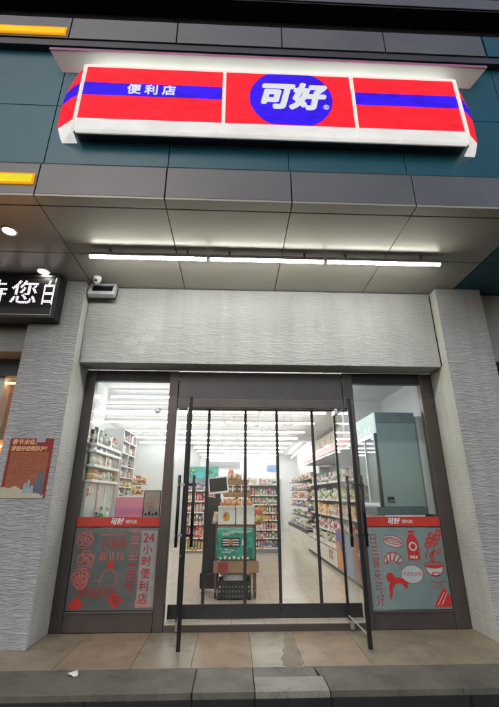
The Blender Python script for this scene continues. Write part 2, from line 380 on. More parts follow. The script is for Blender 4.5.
# lip band over the soffit and the ledge above the sign
lp = MB(); lp.box(-7, 8, -2.2, -2.12, 4.55, 5.0, M_joint)
for i in range(len(JX) - 1):
    a, b = JX[i] + .006, JX[i + 1] - .006
    lp.box(a, b, -2.25, -2.107, 4.502, 4.53, M_soff)
    lp.prism([(-2.25, 4.532), (-2.25, 4.93), (-2.235, 4.955), (-2.15, 4.955), (-2.15, 4.532)], a, b, M_lip, 'x')
a, b = 3.306, 8
lp.prism([(-2.25, 4.532), (-2.25, 4.93), (-2.235, 4.955), (-2.15, 4.955), (-2.15, 4.532)], a, b, M_lip, 'x')
lp.box(a, b, -2.25, -2.107, 4.502, 4.53, M_soff)
lp.build('fascia_band', B, bevel=.003)
up = MB(); up.box(-7, 8, -2.2, -2.05, 6.97, 7.4, M_joint)
for i in range(len(JX) - 1):
    a, b = JX[i] - .03, JX[i + 1] - .045
    up.box(a, b, -2.25, -2.15, 7.0, 7.39, M_lip)
up.box(3.285, 8, -2.25, -2.15, 7.0, 7.39, M_teal)
up.box(-7, 8, -2.235, -2.1, 6.88, 6.99, M_dark)
up.build('upper_ledge', B, bevel=.004)
tw = MB(); tw.box(-7, 8, -2.13, -2.0, 4.6, 7.1, M_joint)
wx = [-6.3, -4.93, -3.55, -2.172, -.79, .585, 1.958, 3.34, 4.7, 6.1]
for i in range(len(wx) - 1):
    for z0, z1 in ((4.62, 5.925), (5.935, 6.95)):
        tw.box(wx[i] + .005, wx[i + 1] - .005, -2.155, -2.135, z0, z1, M_teal)
tw.build('cladding_wall', B, bevel=.002)
# dark storey above the ledge
us = MB(); us.box(-7, 8, -1.98, -1.7, 7.3, 14, M_joint)
ux = [-7, -4.2, -3.3, -2.55, -1.72, -.9, .45, 1.55, 2.5, 3.5, 4.6, 8]
for i in range(len(ux) - 1): us.box(ux[i] + .005, ux[i + 1] - .005, -2.04, -1.985, 7.35, 7.95, pm('overhang shade panel', (.028, .025, .030), .45))  # panel colour darkened for the shade of the overhang
us.build('upper_wall', B)
ub = MB(); ub.box(-7, 8, -2.3, -1.9, 7.89, 8.1, M_lip); ub.box(-7, 8, -2.285, -2.045, 7.86, 7.888, M_black)  # thin black sheet stands in for the unlit underside
for x in (-3.1, -1.2, 1.3, 2.75, 4.4): ub.box(x, x + .5, -2.24, -2.0, 8.1, 9.2, M_dark); ub.box(x - .55, x - .03, -2.2, -1.95, 8.1, 9.2, M_lip)
ub.build('balcony_band', B, bevel=.005)

# white board above the sign
bd = MB(); M_bd = pm('white enamel board', (.76, .75, .70), .45, 0, .08, 1.5); xa, xb_, xc, xd = -2.204, 2.985, -2.314, 3.145
yb, yf, zk, zf = -2.158, -2.32, 6.50, 6.66
bd.add([(xa, yb, zk), (xb_, yb, zk), (xd, yf, zf), (xc, yf, zf), (xa, yb, zk + .03), (xb_, yb, zk + .03), (xd, yf, zf + .03), (xc, yf, zf + .03)], [(0, 1, 2, 3), (7, 6, 5, 4), (0, 4, 5, 1), (1, 5, 6, 2), (3, 7, 4, 0)], M_bd)
bd.box(xc - .004, xd + .004, yf - .006, yf, zf - .006, zf + .034, pm('pink edge trim', (.45, .16, .27), .5))
tag(bd.build('canopy_board', None, (.4, -2.3, 6.48)), 'long white canopy board jutting out above the lit sign', 'canopy board')

# ------------------------------------------------------------------ yellow lit bands
M_yel = em('yellow acrylic glow', (1.0, .62, .01), .5, .12, 3)
M_yel2 = em('lime acrylic glow', (.90, .76, .02), .5, .12, 3)
M_org = em('orange acrylic rim', (1.0, .40, .01), .45)
for z0, z1, x1, lab, mm in ((4.645, 4.785, -2.165, 'yellow lit strip on the band under the teal wall', M_yel2), (7.035, 7.175, -2.21, 'orange yellow lit strip on the topmost ledge', M_yel)):
    t = thing('light_band', lab, 'light strip', (x1, -2.25, z0), 'yellow lit strips on the cladding')
    MB().box(-6, x1, -2.268, -2.252, z0, z1, M_org).build('rim', t)
    MB().box(-6, x1 - .02, -2.272, -2.2685, z0 + .022, z1 - .022, mm).build('diffuser', t)

# ------------------------------------------------------------------ light-box sign
SG = thing('shop_sign', 'long red and blue lit shop sign with white lettering', 'sign', (.4, -2.16, 5.35))
M_sred = em('lit red sign cloth', (1.0, .016, .03), .60, .26, 3.5)
M_sblue = em('lit blue sign cloth', (.034, .006, .78), .58, .24, 3.5)
M_swhite = em('lit white sign cloth', (.98, .97, .94), .40, .08, 3)
M_strim = em('lit white sign trim', (1.0, .96, .88), .42)
M_sgrey = em('lit pale lettering', (.80, .82, .84), .47)
M_sback = pm('sign frame grey', (.25, .25, .24), .5)
YF = -2.31; x0, x1 = -1.822, 2.655; zb, zr, zt = 5.365, 5.56, 6.40; sb0, sb1 = 5.935, 6.14
fc = MB()
for a, b, st_ in ((x0, -.195, True), (-.155, 1.355, False), (1.395, x1, True)):
    if st_:
        for z0, z1, m in ((zr, sb0, M_sred), (sb0, sb1, M_sblue), (sb1, zt, M_sred)): fc.quad((a, YF, z0), (b, YF, z0), (b, YF, z1), (a, YF, z1), m)
    else: fc.quad((a, YF, zr), (b, YF, zr), (b, YF, zt), (a, YF, zt), M_sred)
fc.quad((x0, YF, zt), (x1, YF, zt), (x1, -2.157, zt - .003), (x0, -2.157, zt - .003), em('lit translucent sign top', (.96, 1, .95), 2.4))
fc.build('face', SG)
# convex end cheeks
prof_l = [(-2.025, 6.40), (-2.06, 6.29), (-2.092, 6.14), (-2.114, 5.96), (-2.118, 5.84), (-2.112, 5.67), (-2.10, 5.56), (-2.045, 5.40)]
prof_r = [(2.83, 6.40), (2.868, 6.29), (2.898, 6.16), (2.91, 5.95), (2.91, 5.80), (2.905, 5.67), (2.892, 5.56), (2.845, 5.40)]
def zsplit(px, z):   # x of the wall-side outline at height z
    for (xa, za), (xb, zb_) in zip(px, px[1:]):
        if za >= z >= zb_: return xa + (xb - xa) * (za - z) / (za - zb_)
    return px[-1][0]
for fx, pr in ((x0 - .02, prof_l), (x1 + .02, prof_r)):
    ck = MB(); zs = [6.40, 6.36, 6.3, 6.22, sb1, 6.04, sb0, 5.85, 5.75, 5.65, zr]
    for za, zc in zip(zs, zs[1:]):
        mid = (za + zc) / 2; m = M_sblue if sb0 < mid < sb1 else M_sred
        xa, xc = zsplit(pr, za), zsplit(pr, zc); bl = .5; ya = YF + .09; 
        # slightly bulged: a middle line pushed outward
        def mp(z): 
            xo = zsplit(pr, z); return ((fx + xo) / 2 + (xo - fx) * .03 * min(1, (z - zr) * 6), (YF - 2.157) / 2 - .012 * min(1, (z - zr) * 6))
        (ma, mya), (mc, myc) = mp(za), mp(zc)
        ck.quad((fx, YF, za), (ma, mya, za), (mc, myc, zc), (fx, YF, zc), m)
        ck.quad((ma, mya, za), (xa, -2.157, za), (xc, -2.157, zc), (mc, myc, zc), m)
    ck.build('cheek', SG)
    sk = MB(); sgn = -1 if fx < 0 else 1
    xo, xb = zsplit(pr, zr), zsplit(pr, 5.40)
    sk.quad((fx, YF - .004, zr), (xo, -2.157, zr), (xb, -2.157, 5.40), (fx, YF - .004, zb), M_swhite)
    sk.quad((fx, YF - .004, zb), (xb, -2.157, 5.40), (xb - sgn * .03, -2.157, 5.34), (fx - sgn * .02, -2.2, 5.30), M_swhite)
    sk.build('skirt', SG)
    tr = MB().tube([(fx, YF - .004, zt + .005), (fx, YF - .008, 6.0), (fx, YF - .008, zr), (fx, YF - .006, zb)], .02, M_strim, 8); tr.build('corner_trim', SG)
sk = MB(); sk.prism([(YF - .002, zr - .002), (YF - .012, zr - .03), (YF - .006, zb + .02), (YF + .01, zb), (YF + .03, zb), (YF + .03, zr - .002)], x0, x1, M_swhite, 'x'); sk.build('skirt', SG)
MB().box(x0, x1, YF + .032, -2.157, zb + .006, zb + .012, M_dark).box(x0, x1, YF + .02, YF + .036, zb - .016, zb - .001, pm('sign bottom rail', (.5, .48, .44), .5)).build('underside', SG)
MB().box(x0 - .01, x1 + .01, YF - .012, YF + .02, zt + .001, zt + .028, em('lit top trim', (1, .97, .9), .45)).build('top_trim', SG)
for x in (-.175, 1.375): MB().box(x - .02, x + .02, YF - .016, YF - .001, zb + .01, zt, M_strim).build('seam_trim', SG, bevel=.004)
# roundel and lettering
cx, cz, rr = .622, 5.99, .495
pts = [(max(-1, min(1, 0)) or cx + rr * math.cos(a), cz + rr * .98 * math.sin(a)) for a in [2 * PI * k / 64 for k in range(64)]]
pts = [(p[0], min(zt - .004, max(zr + .004, p[1]))) for p in pts]
MB().fill(pts, YF - .004, M_sblue).build('roundel', SG)
lt = MB()
lt.text('可好', .44, front(.605, 5.995, YF - .006), M_sgrey, sx=.90, shear=.25, bold=.022, depth=.004)
lt.text('®', .10, front(1.035, 5.86, YF - .006), M_sgrey, depth=.002)
lt.build('lettering', SG)
lt = MB()
for i, ch in enumerate('便利店'): lt.text(ch, .165, front(-1.235 + i * .205, 6.032, YF - .004), M_sgrey, bold=.004, depth=.003)
lt.build('lettering', SG)

# ------------------------------------------------------------------ tube lights under the soffit
seg = [(-1.86, -.38), (-.34, 1.13), (1.17, 2.665)]
for (a, b), lab in zip(seg, ('lit tube light under the soffit at the camera end', 'middle tube light under the soffit above the doors', 'lit tube light under the soffit at the teal end')):
    t = thing('tube_light', lab, 'tube light', ((a + b) / 2, -1.31, 4.41), 'tube lights under the soffit')
    MB().box(a, b, -1.338, -1.282, 4.412, 4.446, M_shelfgrey).box(a, b, -1.344, -1.338, 4.403, 4.446, M_shelfgrey).box(a, b, -1.282, -1.276, 4.403, 4.446, M_shelfgrey).build('housing', t)
    MB().prism([(-1.336, 4.41), (-1.332, 4.388), (-1.31, 4.376), (-1.288, 4.388), (-1.284, 4.41)], a + .006, b - .006, M_strip, 'x').build('diffuser', t)
    for e in (a, b - .005): MB().box(e, e + .005, -1.338, -1.282, 4.376, 4.411, M_shelfgrey).build('end_cap', t)
    for e in (a + .25, b - .25): MB().box(e - .012, e + .012, -1.33, -1.29, 4.447, 4.499, M_shelfgrey).build('bracket', t)
for x, y, lab in ((-2.70, -1.65, 'round downlight in the soffit nearest the street'), (-2.70, -.76, 'round downlight in the soffit above the text display')):
    t = thing('downlight', lab, 'downlight', (x, y, 4.5), 'recessed soffit downlights')
    MB().lathe([(.085, 0), (.098, -.001), (.098, -.006), (.07, -.008), (.07, -.002)], (x, y, 4.499), M_shelf, 24).build('ring', t)
    MB().lathe([(.0695, -.004), (.055, -.009), (.02, -.011)], (x, y, 4.499), M_down, 24).build('lens', t)

# ------------------------------------------------------------------ text display on the column
LD = thing('text_display', 'black scrolling text display with white glowing characters', 'led sign', (-3.2, -.54, 3.8))
MB().box(-4.6, -2.455, -.70, -.535, 3.80, 4.475, M_black).build('case', LD, bevel=.008)
fr = MB()
for a, b, c, d in ((-4.6, -2.462, 4.43, 4.47), (-4.6, -2.462, 3.805, 3.85), (-2.515, -2.462, 3.85, 4.43)): fr.box(a, b, -.716, -.7, c, d, M_black)
for a, b, c, d in ((-4.6, -2.53, 3.85, 3.862), (-2.53, -2.518, 3.85, 4.43)): fr.box(a, b, -.712, -.7005, c, d, M_steel)
fr.build('frame', LD, bevel=.003)
MB().box(-4.6, -2.532, -.705, -.701, 3.864, 4.428, pm('display face', (.02, .018, .02), .3)).build('screen', LD)
M_led = em('display pixels', (1.0, .90, 1.0), 1.6)
lt = MB()
lt.text('待', .40, front(-3.36, 4.165, -.708), M_led, bold=.004); lt.build('lettering', LD); lt = MB(); lt.text('您', .385, front(-2.93, 4.165, -.708), M_led, bold=.004)
lt.build('lettering', LD); lt = MB(); lt.text('白', .40, front(-2.60, 4.165, -.708), M_led, sx=.5, bold=.004)
lt.build('lettering', LD)

pg = MB(); x = -4.0
while x < -2.535: pg.box(x, x + .0065, -.7125, -.7115, 3.97, 4.37, M_black); x += .0245
z = 3.98
while z < 4.36: pg.box(-4.0, -2.534, -.7122, -.7112, z, z + .0065, M_black); z += .0245
pg.build('pixel_grid', LD)

# ------------------------------------------------------------------ dome camera and emergency lamp
DC = thing('dome_camera', 'small white dome camera under the soffit above the emergency lamp', 'camera', (-1.99, -.64, 4.5))
MB().lathe([(.055, 0), (.06, -.012), (.058, -.04), (.05, -.06)], (-1.99, -.64, 4.498), M_whiteg, 20).build('base', DC)
MB().lathe([(.049, -.055), (.047, -.085), (.035, -.11), (.015, -.122)], (-1.99, -.64, 4.498), pm('white camera ball', (.6, .6, .6), .25), 20).build('ball', DC)
MB().lathe([(.018, 0), (.018, -.012), (.01, -.016)], (-1.985, -.688, 4.418), M_black, 14, 'y').build('lens', DC)
EL = thing('emergency_lamp', 'grey box lamp with a dark window beside the dome camera', 'lamp', (-1.97, -.36, 4.24))
xf = Matrix.Translation((-1.955, -.45, 4.36)) @ Matrix.Rotation(math.radians(-18), 4, 'X') @ Matrix.Translation((1.955, .45, -4.36))
M_lampgrey = pm('pale grey plastic', (.5, .5, .53), .4)
mb = MB()
for a, b, c, d in ((-2.14, -1.76, 4.435, 4.475), (-2.14, -1.76, 4.25, 4.315), (-2.14, -2.10, 4.315, 4.435), (-1.80, -1.76, 4.315, 4.435)): mb.box(a, b, -.52, -.44, c, d, M_lampgrey)
mb.box(-2.14, -1.76, -.44, -.40, 4.25, 4.475, M_black)
mb.build('case', EL, bevel=.006, xf=xf)
MB().box(-2.10, -1.80, -.50, -.445, 4.315, 4.435, pm('dark lamp window', (.01, .008, .014), .1)).build('window', EL, xf=xf)
MB().box(-2.0, -1.92, -.44, -.352, 4.33, 4.38, M_black).build('bracket', EL)

# ------------------------------------------------------------------ poster on column
PO = thing('notice_poster', 'red and orange paper notice poster on the grey column', 'poster', (-2.525, -.535, 1.52))
yP = -.538
pxl, pxr, pzb, pzt = -2.79, -2.26, 1.52, 2.225
pp = MB().box(pxl, pxr, yP, yP + .0045, pzb, pzt, pm('deep red paper', (.24, .008, .01), .6, 0, .1)); pp.build('sheet', PO)
ip = MB(); M_orange = pm('orange paper print', (.31, .09, .03), .6, 0, .1, 10); M_cream = pm('cream print', (.50, .45, .34), .6); M_gold = pm('gold lettering print', (.75, .45, .22), .5)
ip.quad((pxl + .035, yP - .001, 1.63), (pxr - .03, yP - .001, 1.63), (pxr - .03, yP - .001, 2.055), (pxl + .035, yP - .001, 2.055), M_orange)
ip.fill([(pxl, 1.522), (pxr - .02, 1.522), (pxr - .02, 1.56), (-2.36, 1.58), (-2.45, 1.63), (-2.55, 1.62), (-2.63, 1.66), (-2.70, 1.63), (-2.77, 1.65), (pxl, 1.63)], yP - .0016, M_cream)
M_bluep = pm('slate blue print', (.09, .13, .19), .6); M_bluel = pm('pale blue print', (.28, .36, .46), .6)
for x, w, h in ((-2.53, .035, .16), (-2.49, .03, .2), (-2.45, .04, .13), (-2.405, .03, .22), (-2.37, .035, .33), (-2.33, .035, .27)):
    ip.fill([(x, 1.545), (x + w, 1.545), (x + w, 1.54 + h * .9), (x + w * .6, 1.54 + h), (x, 1.54 + h * .85)], yP - .0022 - .0001 * h, M_bluep if h > .21 else M_bluel)
ip.fill(ell(-2.42, 1.555, .11, .025, 20), yP - .003, M_cream)
# rows too small to read
rl = pm('brown fine print', (.20, .06, .025), .6)
for i, z in enumerate((2.02, 1.995, 1.97, 1.93, 1.905, 1.88, 1.84, 1.815, 1.79, 1.75, 1.725)):
    x = pxl + .055
    while x < pxr - .08:
        w = random.uniform(.02, .06)
        if random.random() < .85: ip.stroke([(x, z), (min(x + w, pxr - .05), z)], .007, yP - .0014, rl)
        x += w + .012
        if i % 3 == 2 and x > pxl + .3: break
ip.build('print', PO)
lt = MB()
lt.text('春节来临，', .07, front(-2.59, 2.175, yP - .0015), M_gold, shear=.15, bold=.002); lt.text('请做好疫情防护！', .066, front(-2.53, 2.095, yP - .0015), M_gold, shear=.15, bold=.002, sx=.9)
lt.build('lettering', PO)
MB().quad((-2.47, yP - .003, 2.175), (-2.36, yP - .003, 2.18), (-2.36, yP - .003, 2.24), (-2.47, yP - .003, 2.235), pm('grey tape', (.3, .32, .33), .4)).build('tape', PO)

# ------------------------------------------------------------------ neighbour shop past the left column
NB = thing('neighbour_shop', 'orange lit timber fronted shop beyond the poster column', 'shopfront', (-3.6, 0, 0))
MB().box(-7, -2.9, .02, .12, 3.20, 3.40, M_black).box(-7, -2.9, .0, .10, 3.40, 3.448, M_dark).build('beam', NB)
MB().box(-7, -2.9, .3, .34, 0, 3.2, pm('orange timber board', (.46, .15, .035), .7, 0, .25, 3, stretch=(1, 1, 6))).box(-7, -2.9, .24, .3, 2.3, 2.34, M_frame).build('back_board', NB)
MB().box(-7, -2.895, .06, .068, 0, 3.2, M_doorglass).build('pane', NB)
MB().box(-3.12, -2.96, .1, .2, 2.72, 3.0, M_black).build('speaker', NB)
MB().box(-5.5, -3.0, .14, .2, 3.12, 3.14, em('added warm top glow', (1, .55, .2), 3)).build('added_glow_top', NB)  # glow strip added to warm the timber, no fitting seen
MB().box(-5.5, -3.2, .2, .235, 2.20, 2.225, em('added warm low glow', (1, .5, .18), 16)).build('added_glow_low', NB)  # second added glow, turns the board orange from below
MB().box(3.69, 8, .02, .1, 0, 3.38, M_black).build('dark_opening', B)  # black sheet stands in for the dark opening past the column

# ------------------------------------------------------------------ shop front frames, panes
# head black band + transom
for a, b in ((-2.16, -.962), (1.772, 2.965)): MB().box(a, b, .004, .10, 3.14, 3.30, M_black).build('window_head', B)
tn = MB().box(-.826, 1.615, .03, .07, 2.885, 3.30, M_transom); tn.build('transom_panel', B, bevel=.003)
tb = MB().box(-.826, 1.615, .005, .105, 2.755, 2.882, M_frame); tb.build('door_head', B, bevel=.006)
MB().box(-.957, -.828, -.01, .11, .0, 3.298, M_frame).build('mullion', B, bevel=.008)
MB().prism([(1.70, 0), (1.768, 0), (1.768, 3.298), (1.617, 3.298), (1.617, 2.752), (1.70, 2.752)], -.01, .11, M_frame, 'y').build('mullion', B, bevel=.006)
def window(x0, x1, ox0, ox1, z0, z1, side):
    w = MB().box(x0 + .001, x1 - .001, .03, .038, z0, z1, M_glass).build('pane', B)
    f = MB()
    if side < 0: f.box(ox0, x0, -.005, .10, 0, 3.298, M_frame)
    else: f.box(x1, ox1, -.005, .10, 0, 3.298, M_frame)
    f.build('window_frame', B, bevel=.006)
    MB().box(x0 + .001, x1 - .001, .0, .09, .001, z0 - .002, M_frame).box(x0 + .001, x1 - .001, -.012, .0, z0 - .03, z0 - .002, M_frame).build('sill', B, bevel=.006)
window(-2.04, -.959, -2.182, -.96, .225, 3.135, -1)
window(1.770, 2.80, 1.77, 2.992, .205, 3.145, 1)
# threshold
th = MB(); th.box(-.826, 1.698, -.008, .02, .0, .072, M_frame); th.box(-.826, 1.698, .022, .4, .0, .078, tiles('threshold tile', (.56, .50, .38), (.6, .54, .42), (.3, .26, .2), .41, .35))
th.build('threshold', B, bevel=.003)

# ------------------------------------------------------------------ window films
def serif(mb, word, xc, zc, y, cap, wid, mat, rot=0.0, gap=.16):
    """high-contrast condensed capitals drawn as outlines: thick stems, hair lines and flat serifs"""
    ca, sa = math.cos(rot), math.sin(rot); T = .27; h = .045; lay = [0]
    adv = {'I': .45}
    tot = sum(adv.get(c, 1) + gap for c in word) - gap; x = -tot / 2
    for c in word:
        w = adv.get(c, 1)
        def P(u, v): 
            a, b = (x + u) * wid, (v - .5) * cap
            return (xc + a * ca - b * sa, zc + a * sa + b * ca)
        def R(u0, v0, u1, v1):
            lay[0] += 1; mb.fill([P(u0, v0), P(u1, v0), P(u1, v1), P(u0, v1)], y - .00004 * lay[0], mat)
        def PL(pts):
            lay[0] += 1; mb.fill([P(*p) for p in pts], y - .00004 * lay[0], mat)
        def bowl(cu, cv, ru, rv, a0, a1, tk=T, th=h * 1.3):
            n = 18; lay[0] += 1; vs = []; 
            for k in range(n + 1):
                a = a0 + (a1 - a0) * k / n
                o = P(cu + ru * math.cos(a), cv + rv * math.sin(a)); i = P(cu + (ru - tk) * math.cos(a), cv + (rv - th) * math.sin(a))
                vs += [(o[0], y - .00004 * lay[0], o[1]), (i[0], y - .00004 * lay[0], i[1])]
            mb.add(vs, [(2 * k, 2 * k + 1, 2 * k + 3, 2 * k + 2) for k in range(n)], mat)
        def stem(u, t=T): R(u, 0, u + t, 1); R(u - .1, 0, u + t + .1, h); R(u - .1, 1 - h, u + t + .1, 1)
        if c == 'F': stem(.12); R(.3, 1 - h, .98, 1); R(.92, .74, .98, 1); R(.3, .49, .75, .49 + h); R(.72, .38, .77, .64)
        elif c == 'E': stem(.12); R(.3, 1 - h, .98, 1); R(.92, .76, .98, 1); R(.3, .49, .75, .49 + h); R(.72, .38, .77, .64); R(.3, 0, .98, h); R(.92, 0, .98, .24)
        elif c == 'L': stem(.12); R(.3, 0, .98, h); R(.92, 0, .98, .28)
        elif c == 'T': stem(.365); R(.02, 1 - h, .98, 1); R(.02, .76, .08, 1); R(.92, .76, .98, 1)
        elif c == 'H': stem(.08, .24); stem(.68, .24); R(.3, .48, .7, .48 + h)
        elif c == 'I': stem(.09)
        elif c == 'O': bowl(.5, .5, .5, .5, 0, 2 * PI)
        elif c == 'Q': bowl(.5, .5, .5, .5, 0, 2 * PI); PL([(.45, .06), (.62, .1), (.95, -.22), (.75, -.22)])
        elif c == 'D': stem(.1); R(.3, 1 - h, .5, 1); R(.3, 0, .5, h); bowl(.46, .5, .54, .5, -PI / 2, PI / 2)
        elif c == 'R': stem(.1); R(.3, 1 - h, .55, 1); R(.3, .46, .55, .46 + h); bowl(.5, .73, .45, .27, -PI / 2, PI / 2, .25); PL([(.5, .47), (.7, .49), (1.0, 0), (.76, 0)])
        elif c == 'S': bowl(.5, .745, .42, .255, .35, PI * 1.5, .2); bowl(.5, .255, .45, .255, -PI * .85, PI / 2, .2); R(.86, .7, .92, .95); R(.08, .05, .13, .3)
        elif c == 'N': stem(.1, .07); stem(.83, .07); PL([(.1, 1), (.34, 1), (.9, 0), (.72, 0)])
        elif c == 'G': bowl(.5, .5, .5, .5, PI * .2, PI * 1.85); R(.66, .02, .9, .45); R(.56, .43, 1.0, .43 + h)
        elif c == 'A': PL([(.42, 1), (.58, 1), (1.0, 0), (.72, 0)]); PL([(.42, 1), (.49, .95), (.14, 0), (.07, 0)]); R(.22, .3, .78, .3 + h); R(0, 0, .24, h); R(.64, 0, 1.06, h)
        x += w + gap
def band_text(mb, xc, z, y):
    mb.text('可好', .085, front(xc - .06, z, y), M_whitevinyl, shear=.25, bold=.003); mb.text('便利店', .05, front(xc + .13, z - .003, y), M_whitevinyl)
FA = thing('window_film', 'frosted film with red QINGDAO, FOOD and vertical lettering', 'window film', (-1.5, .02, .23), 'frosted window films')
yF = .022
MB().box(-2.035, -.962, yF, yF + .006, .23, 1.155, M_filmA).box(-1.185, -.975, yF - .0008, yF - .0002, .26, 1.12, pm('pale strip film', (.27, .27, .26), .5)).build('sheet', FA)
MB().box(-2.038, -.961, yF - .003, yF + .006, 1.172, 1.285, M_redband).box(-2.038, -.961, yF - .001, yF + .006, 1.157, 1.1715, M_black).build('red_band', FA)
lt = MB(); band_text(lt, -1.46, 1.229, yF - .005); lt.build('band_lettering', FA)
y1 = yF - .002
lt = MB(); R1 = M_rust
lt.text('24', .155, front(-1.085, 1.03, y1), R1, sx=.95, bold=.003)
for i, ch in enumerate('小时便利店'): lt.text(ch, .125, front(-1.09 - .004 * i, .895 - i * .138, y1), R1, bold=.0015)
lt.build('lettering', FA); lt = MB(); serif(lt, 'FRESH', -1.262, .955, y1, .11, .064, M_pinkprint, -PI / 2); lt.build('lettering', FA); lt = MB(); serif(lt, 'FOOD', -1.275, .60, y1, .115, .066, R1, -PI / 2)
lt.build('lettering', FA); lt = MB(); serif(lt, 'FOOD', -1.525, .965, y1, .125, .066, R1); lt.build('lettering', FA); lt = MB(); serif(lt, 'HEALTH', -1.535, .825, y1, .09, .045, M_pinkprint)
lt.build('lettering', FA); lt = MB(); serif(lt, 'QINGDAO', -1.69, .425, y1, .115, .062, R1)
lt.build('lettering', FA)
ic = MB(); P1 = M_pinkprint
ic.fill(ell(-1.535, .725, .042, .05, 24), y1, M_red)
ic.stroke(ell(-1.545, .545, .105, .125, 24, 0, PI), .008, y1, P1); ic.stroke([(-1.72, .545), (-1.65, .545)], .008, y1, P1)
ic.stroke([(-1.65, .545), (-1.65, .49)], .008, y1, P1); ic.stroke([(-1.47, .6), (-1.455, .52), (-1.49, .5)], .008, y1, P1)
for cx_, cz_, n in ((-1.90, 1.03, 5), (-1.86, .80, 4), (-1.90, .60, 6)):   # cakes and fruit drawn in line
    for k in range(n):
        a = 2 * PI * k / n; ic.stroke(ell(cx_ + .055 * math.cos(a), cz_ + .045 * math.sin(a), .05, .045, 18), .011, y1 - .0002 * k, P1, True)
    ic.stroke(ell(cx_, cz_ - .03, .10, .085, 28), .010, y1 - .002, P1, True)
ic.stroke(ell(-1.885, .535, .075, .075, 24), .016, y1 - .0025, P1, True); ic.stroke(ell(-1.885, .535, .03, .03, 16), .012, y1 - .0025, P1, True)
for k in range(6): ic.stroke([(-1.885 + .03 * math.cos(k * PI / 3), .535 + .03 * math.sin(k * PI / 3)), (-1.885 + .07 * math.cos(k * PI / 3), .535 + .07 * math.sin(k * PI / 3))], .008, y1 - .0027, P1)
ic.fill([(-1.44, .245), (-1.345, .335), (-1.44, .425), (-1.535, .335)], y1, M_red)   # diamond paper cut
ic.fill([(-1.99, .245), (-1.85, .245), (-1.83, .30), (-1.87, .35), (-1.92, .375), (-1.96, .34), (-2.0, .30)], y1, M_red)
ic.stroke([(-1.175, .30), (-1.175, 1.10)], .004, y1, P1); ic.stroke([(-.995, .30), (-.995, 1.05)], .004, y1, P1)
ic.fill([(-1.19, .255), (-1.01, .255), (-1.01, .335), (-1.19, .335)], y1, pm('pink wash print', (.40, .22, .21), .5))
for k in range(9): ic.stroke([(-1.70 + k * .035, 1.075), (-1.68 + k * .035, 1.075)], .02, y1, P1)
ic.build('drawings', FA)
lt = MB(); lt.text('福', .10, front(-1.44, .335, y1 - .002), pm('dark film', (.06, .05, .05), .5)); lt.build('paper_cut_character', FA)

FB = thing('window_film', 'pale frosted film with red drawings of milk, noodles and snacks', 'window film', (2.3, .02, .21), 'frosted window films')
MB().box(1.773, 2.797, yF, yF + .006, .21, 1.15, M_filmB).build('sheet', FB)
MB().box(1.772, 2.798, yF - .003, yF + .006, 1.168, 1.285, M_redband).box(1.772, 2.798, yF - .001, yF + .006, 1.153, 1.1675, M_black).build('red_band', FB)
lt = MB(); band_text(lt, 2.22, 1.227, yF - .005); lt.build('band_lettering', FB)
lt = MB()
for i, ch in enumerate('日三餐来可好'): lt.text(ch, .14, front(1.865 + .004 * i, 1.005 - i * .14, y1), M_rust, sx=.8)
lt.build('lettering', FB); lt = MB(); lt.text('MILK', .05, front(2.385, .795, y1 - .002), M_whitevinyl, bold=.001)
lt.build('lettering', FB); lt = MB(); lt.text('今天吃点啥', .05, front(2.33, .60, y1), M_rust); lt.build('lettering', FB)
ic = MB(); R = M_red
def rotp(pts, c, ang): 
    ca, sa = math.cos(ang), math.sin(ang); return [(c[0] + (p[0] - c[0]) * ca - (p[1] - c[1]) * sa, c[1] + (p[0] - c[0]) * sa + (p[1] - c[1]) * ca) for p in pts]
PF = pm('pale print fill', (.37, .44, .44), .5)
for e in (rotp(ell(2.125, .985, .125, .07, 24), (2.125, .99), -.2), ell(2.33, .60, .143, .103, 28), ell(2.635, .70, .12, .12, 20, PI, 2 * PI), ell(2.10, .735, .12, .11, 16, .1, PI * .98)): ic.fill(e, y1 + .0012, PF)
# hot dog
c = (2.125, .99); 
for e in (ell(2.125, 1.005, .125, .05, 28), ell(2.125, .965, .125, .045, 28), ell(2.125, 1.005, .10, .022, 24)): ic.stroke(rotp(e, c, -.2), .009, y1, R, True); 
# milk bottle
ic.fill([(2.305, .76), (2.465, .76), (2.465, .97), (2.44, 1.03), (2.42, 1.06), (2.42, 1.075), (2.345, 1.075), (2.345, 1.06), (2.325, 1.03), (2.305, .97)], y1, R)
ic.fill([(2.34, 1.085), (2.425, 1.085), (2.425, 1.115), (2.34, 1.115)], y1, R)
ic.fill(ell(2.385, .925, .055, .055, 24), y1 - .0015, M_filmline) if False else ic.stroke(ell(2.385, .925, .045, .045, 24), .02, y1 - .0015, pm('pale print gap', (.45, .5, .5), .5), True)
# skewers
for k, (sx_, sz) in enumerate(((2.60, .95), (2.70, .985))):
    ic.stroke([(sx_ - .055, sz - .15), (sx_ + .05, sz + .16)], .008, y1, R)
    for q in range(3): ic.stroke(ell(sx_ - .01 + q * .03, sz + q * .055 - .01, .035, .03, 16), .02, y1 - .001 - .0002 * q, R, True)
    ic.stroke([(sx_ - .06, sz - .17), (sx_ - .045, sz - .10)], .014, y1, R)
# croissant
cr = ell(2.10, .735, .125, .12, 20, .1, PI * .98) + ell(2.085, .70, .075, .055, 14, PI * .95, .2)
ic.stroke(cr, .011, y1, R, True)
for a in (.6, 1.2, 1.8, 2.4): ic.stroke([(2.10 + .125 * math.cos(a), .735 + .12 * math.sin(a)), (2.088 + .07 * math.cos(a + .15), .70 + .05 * math.sin(a + .15))], .016, y1 - .001, R)
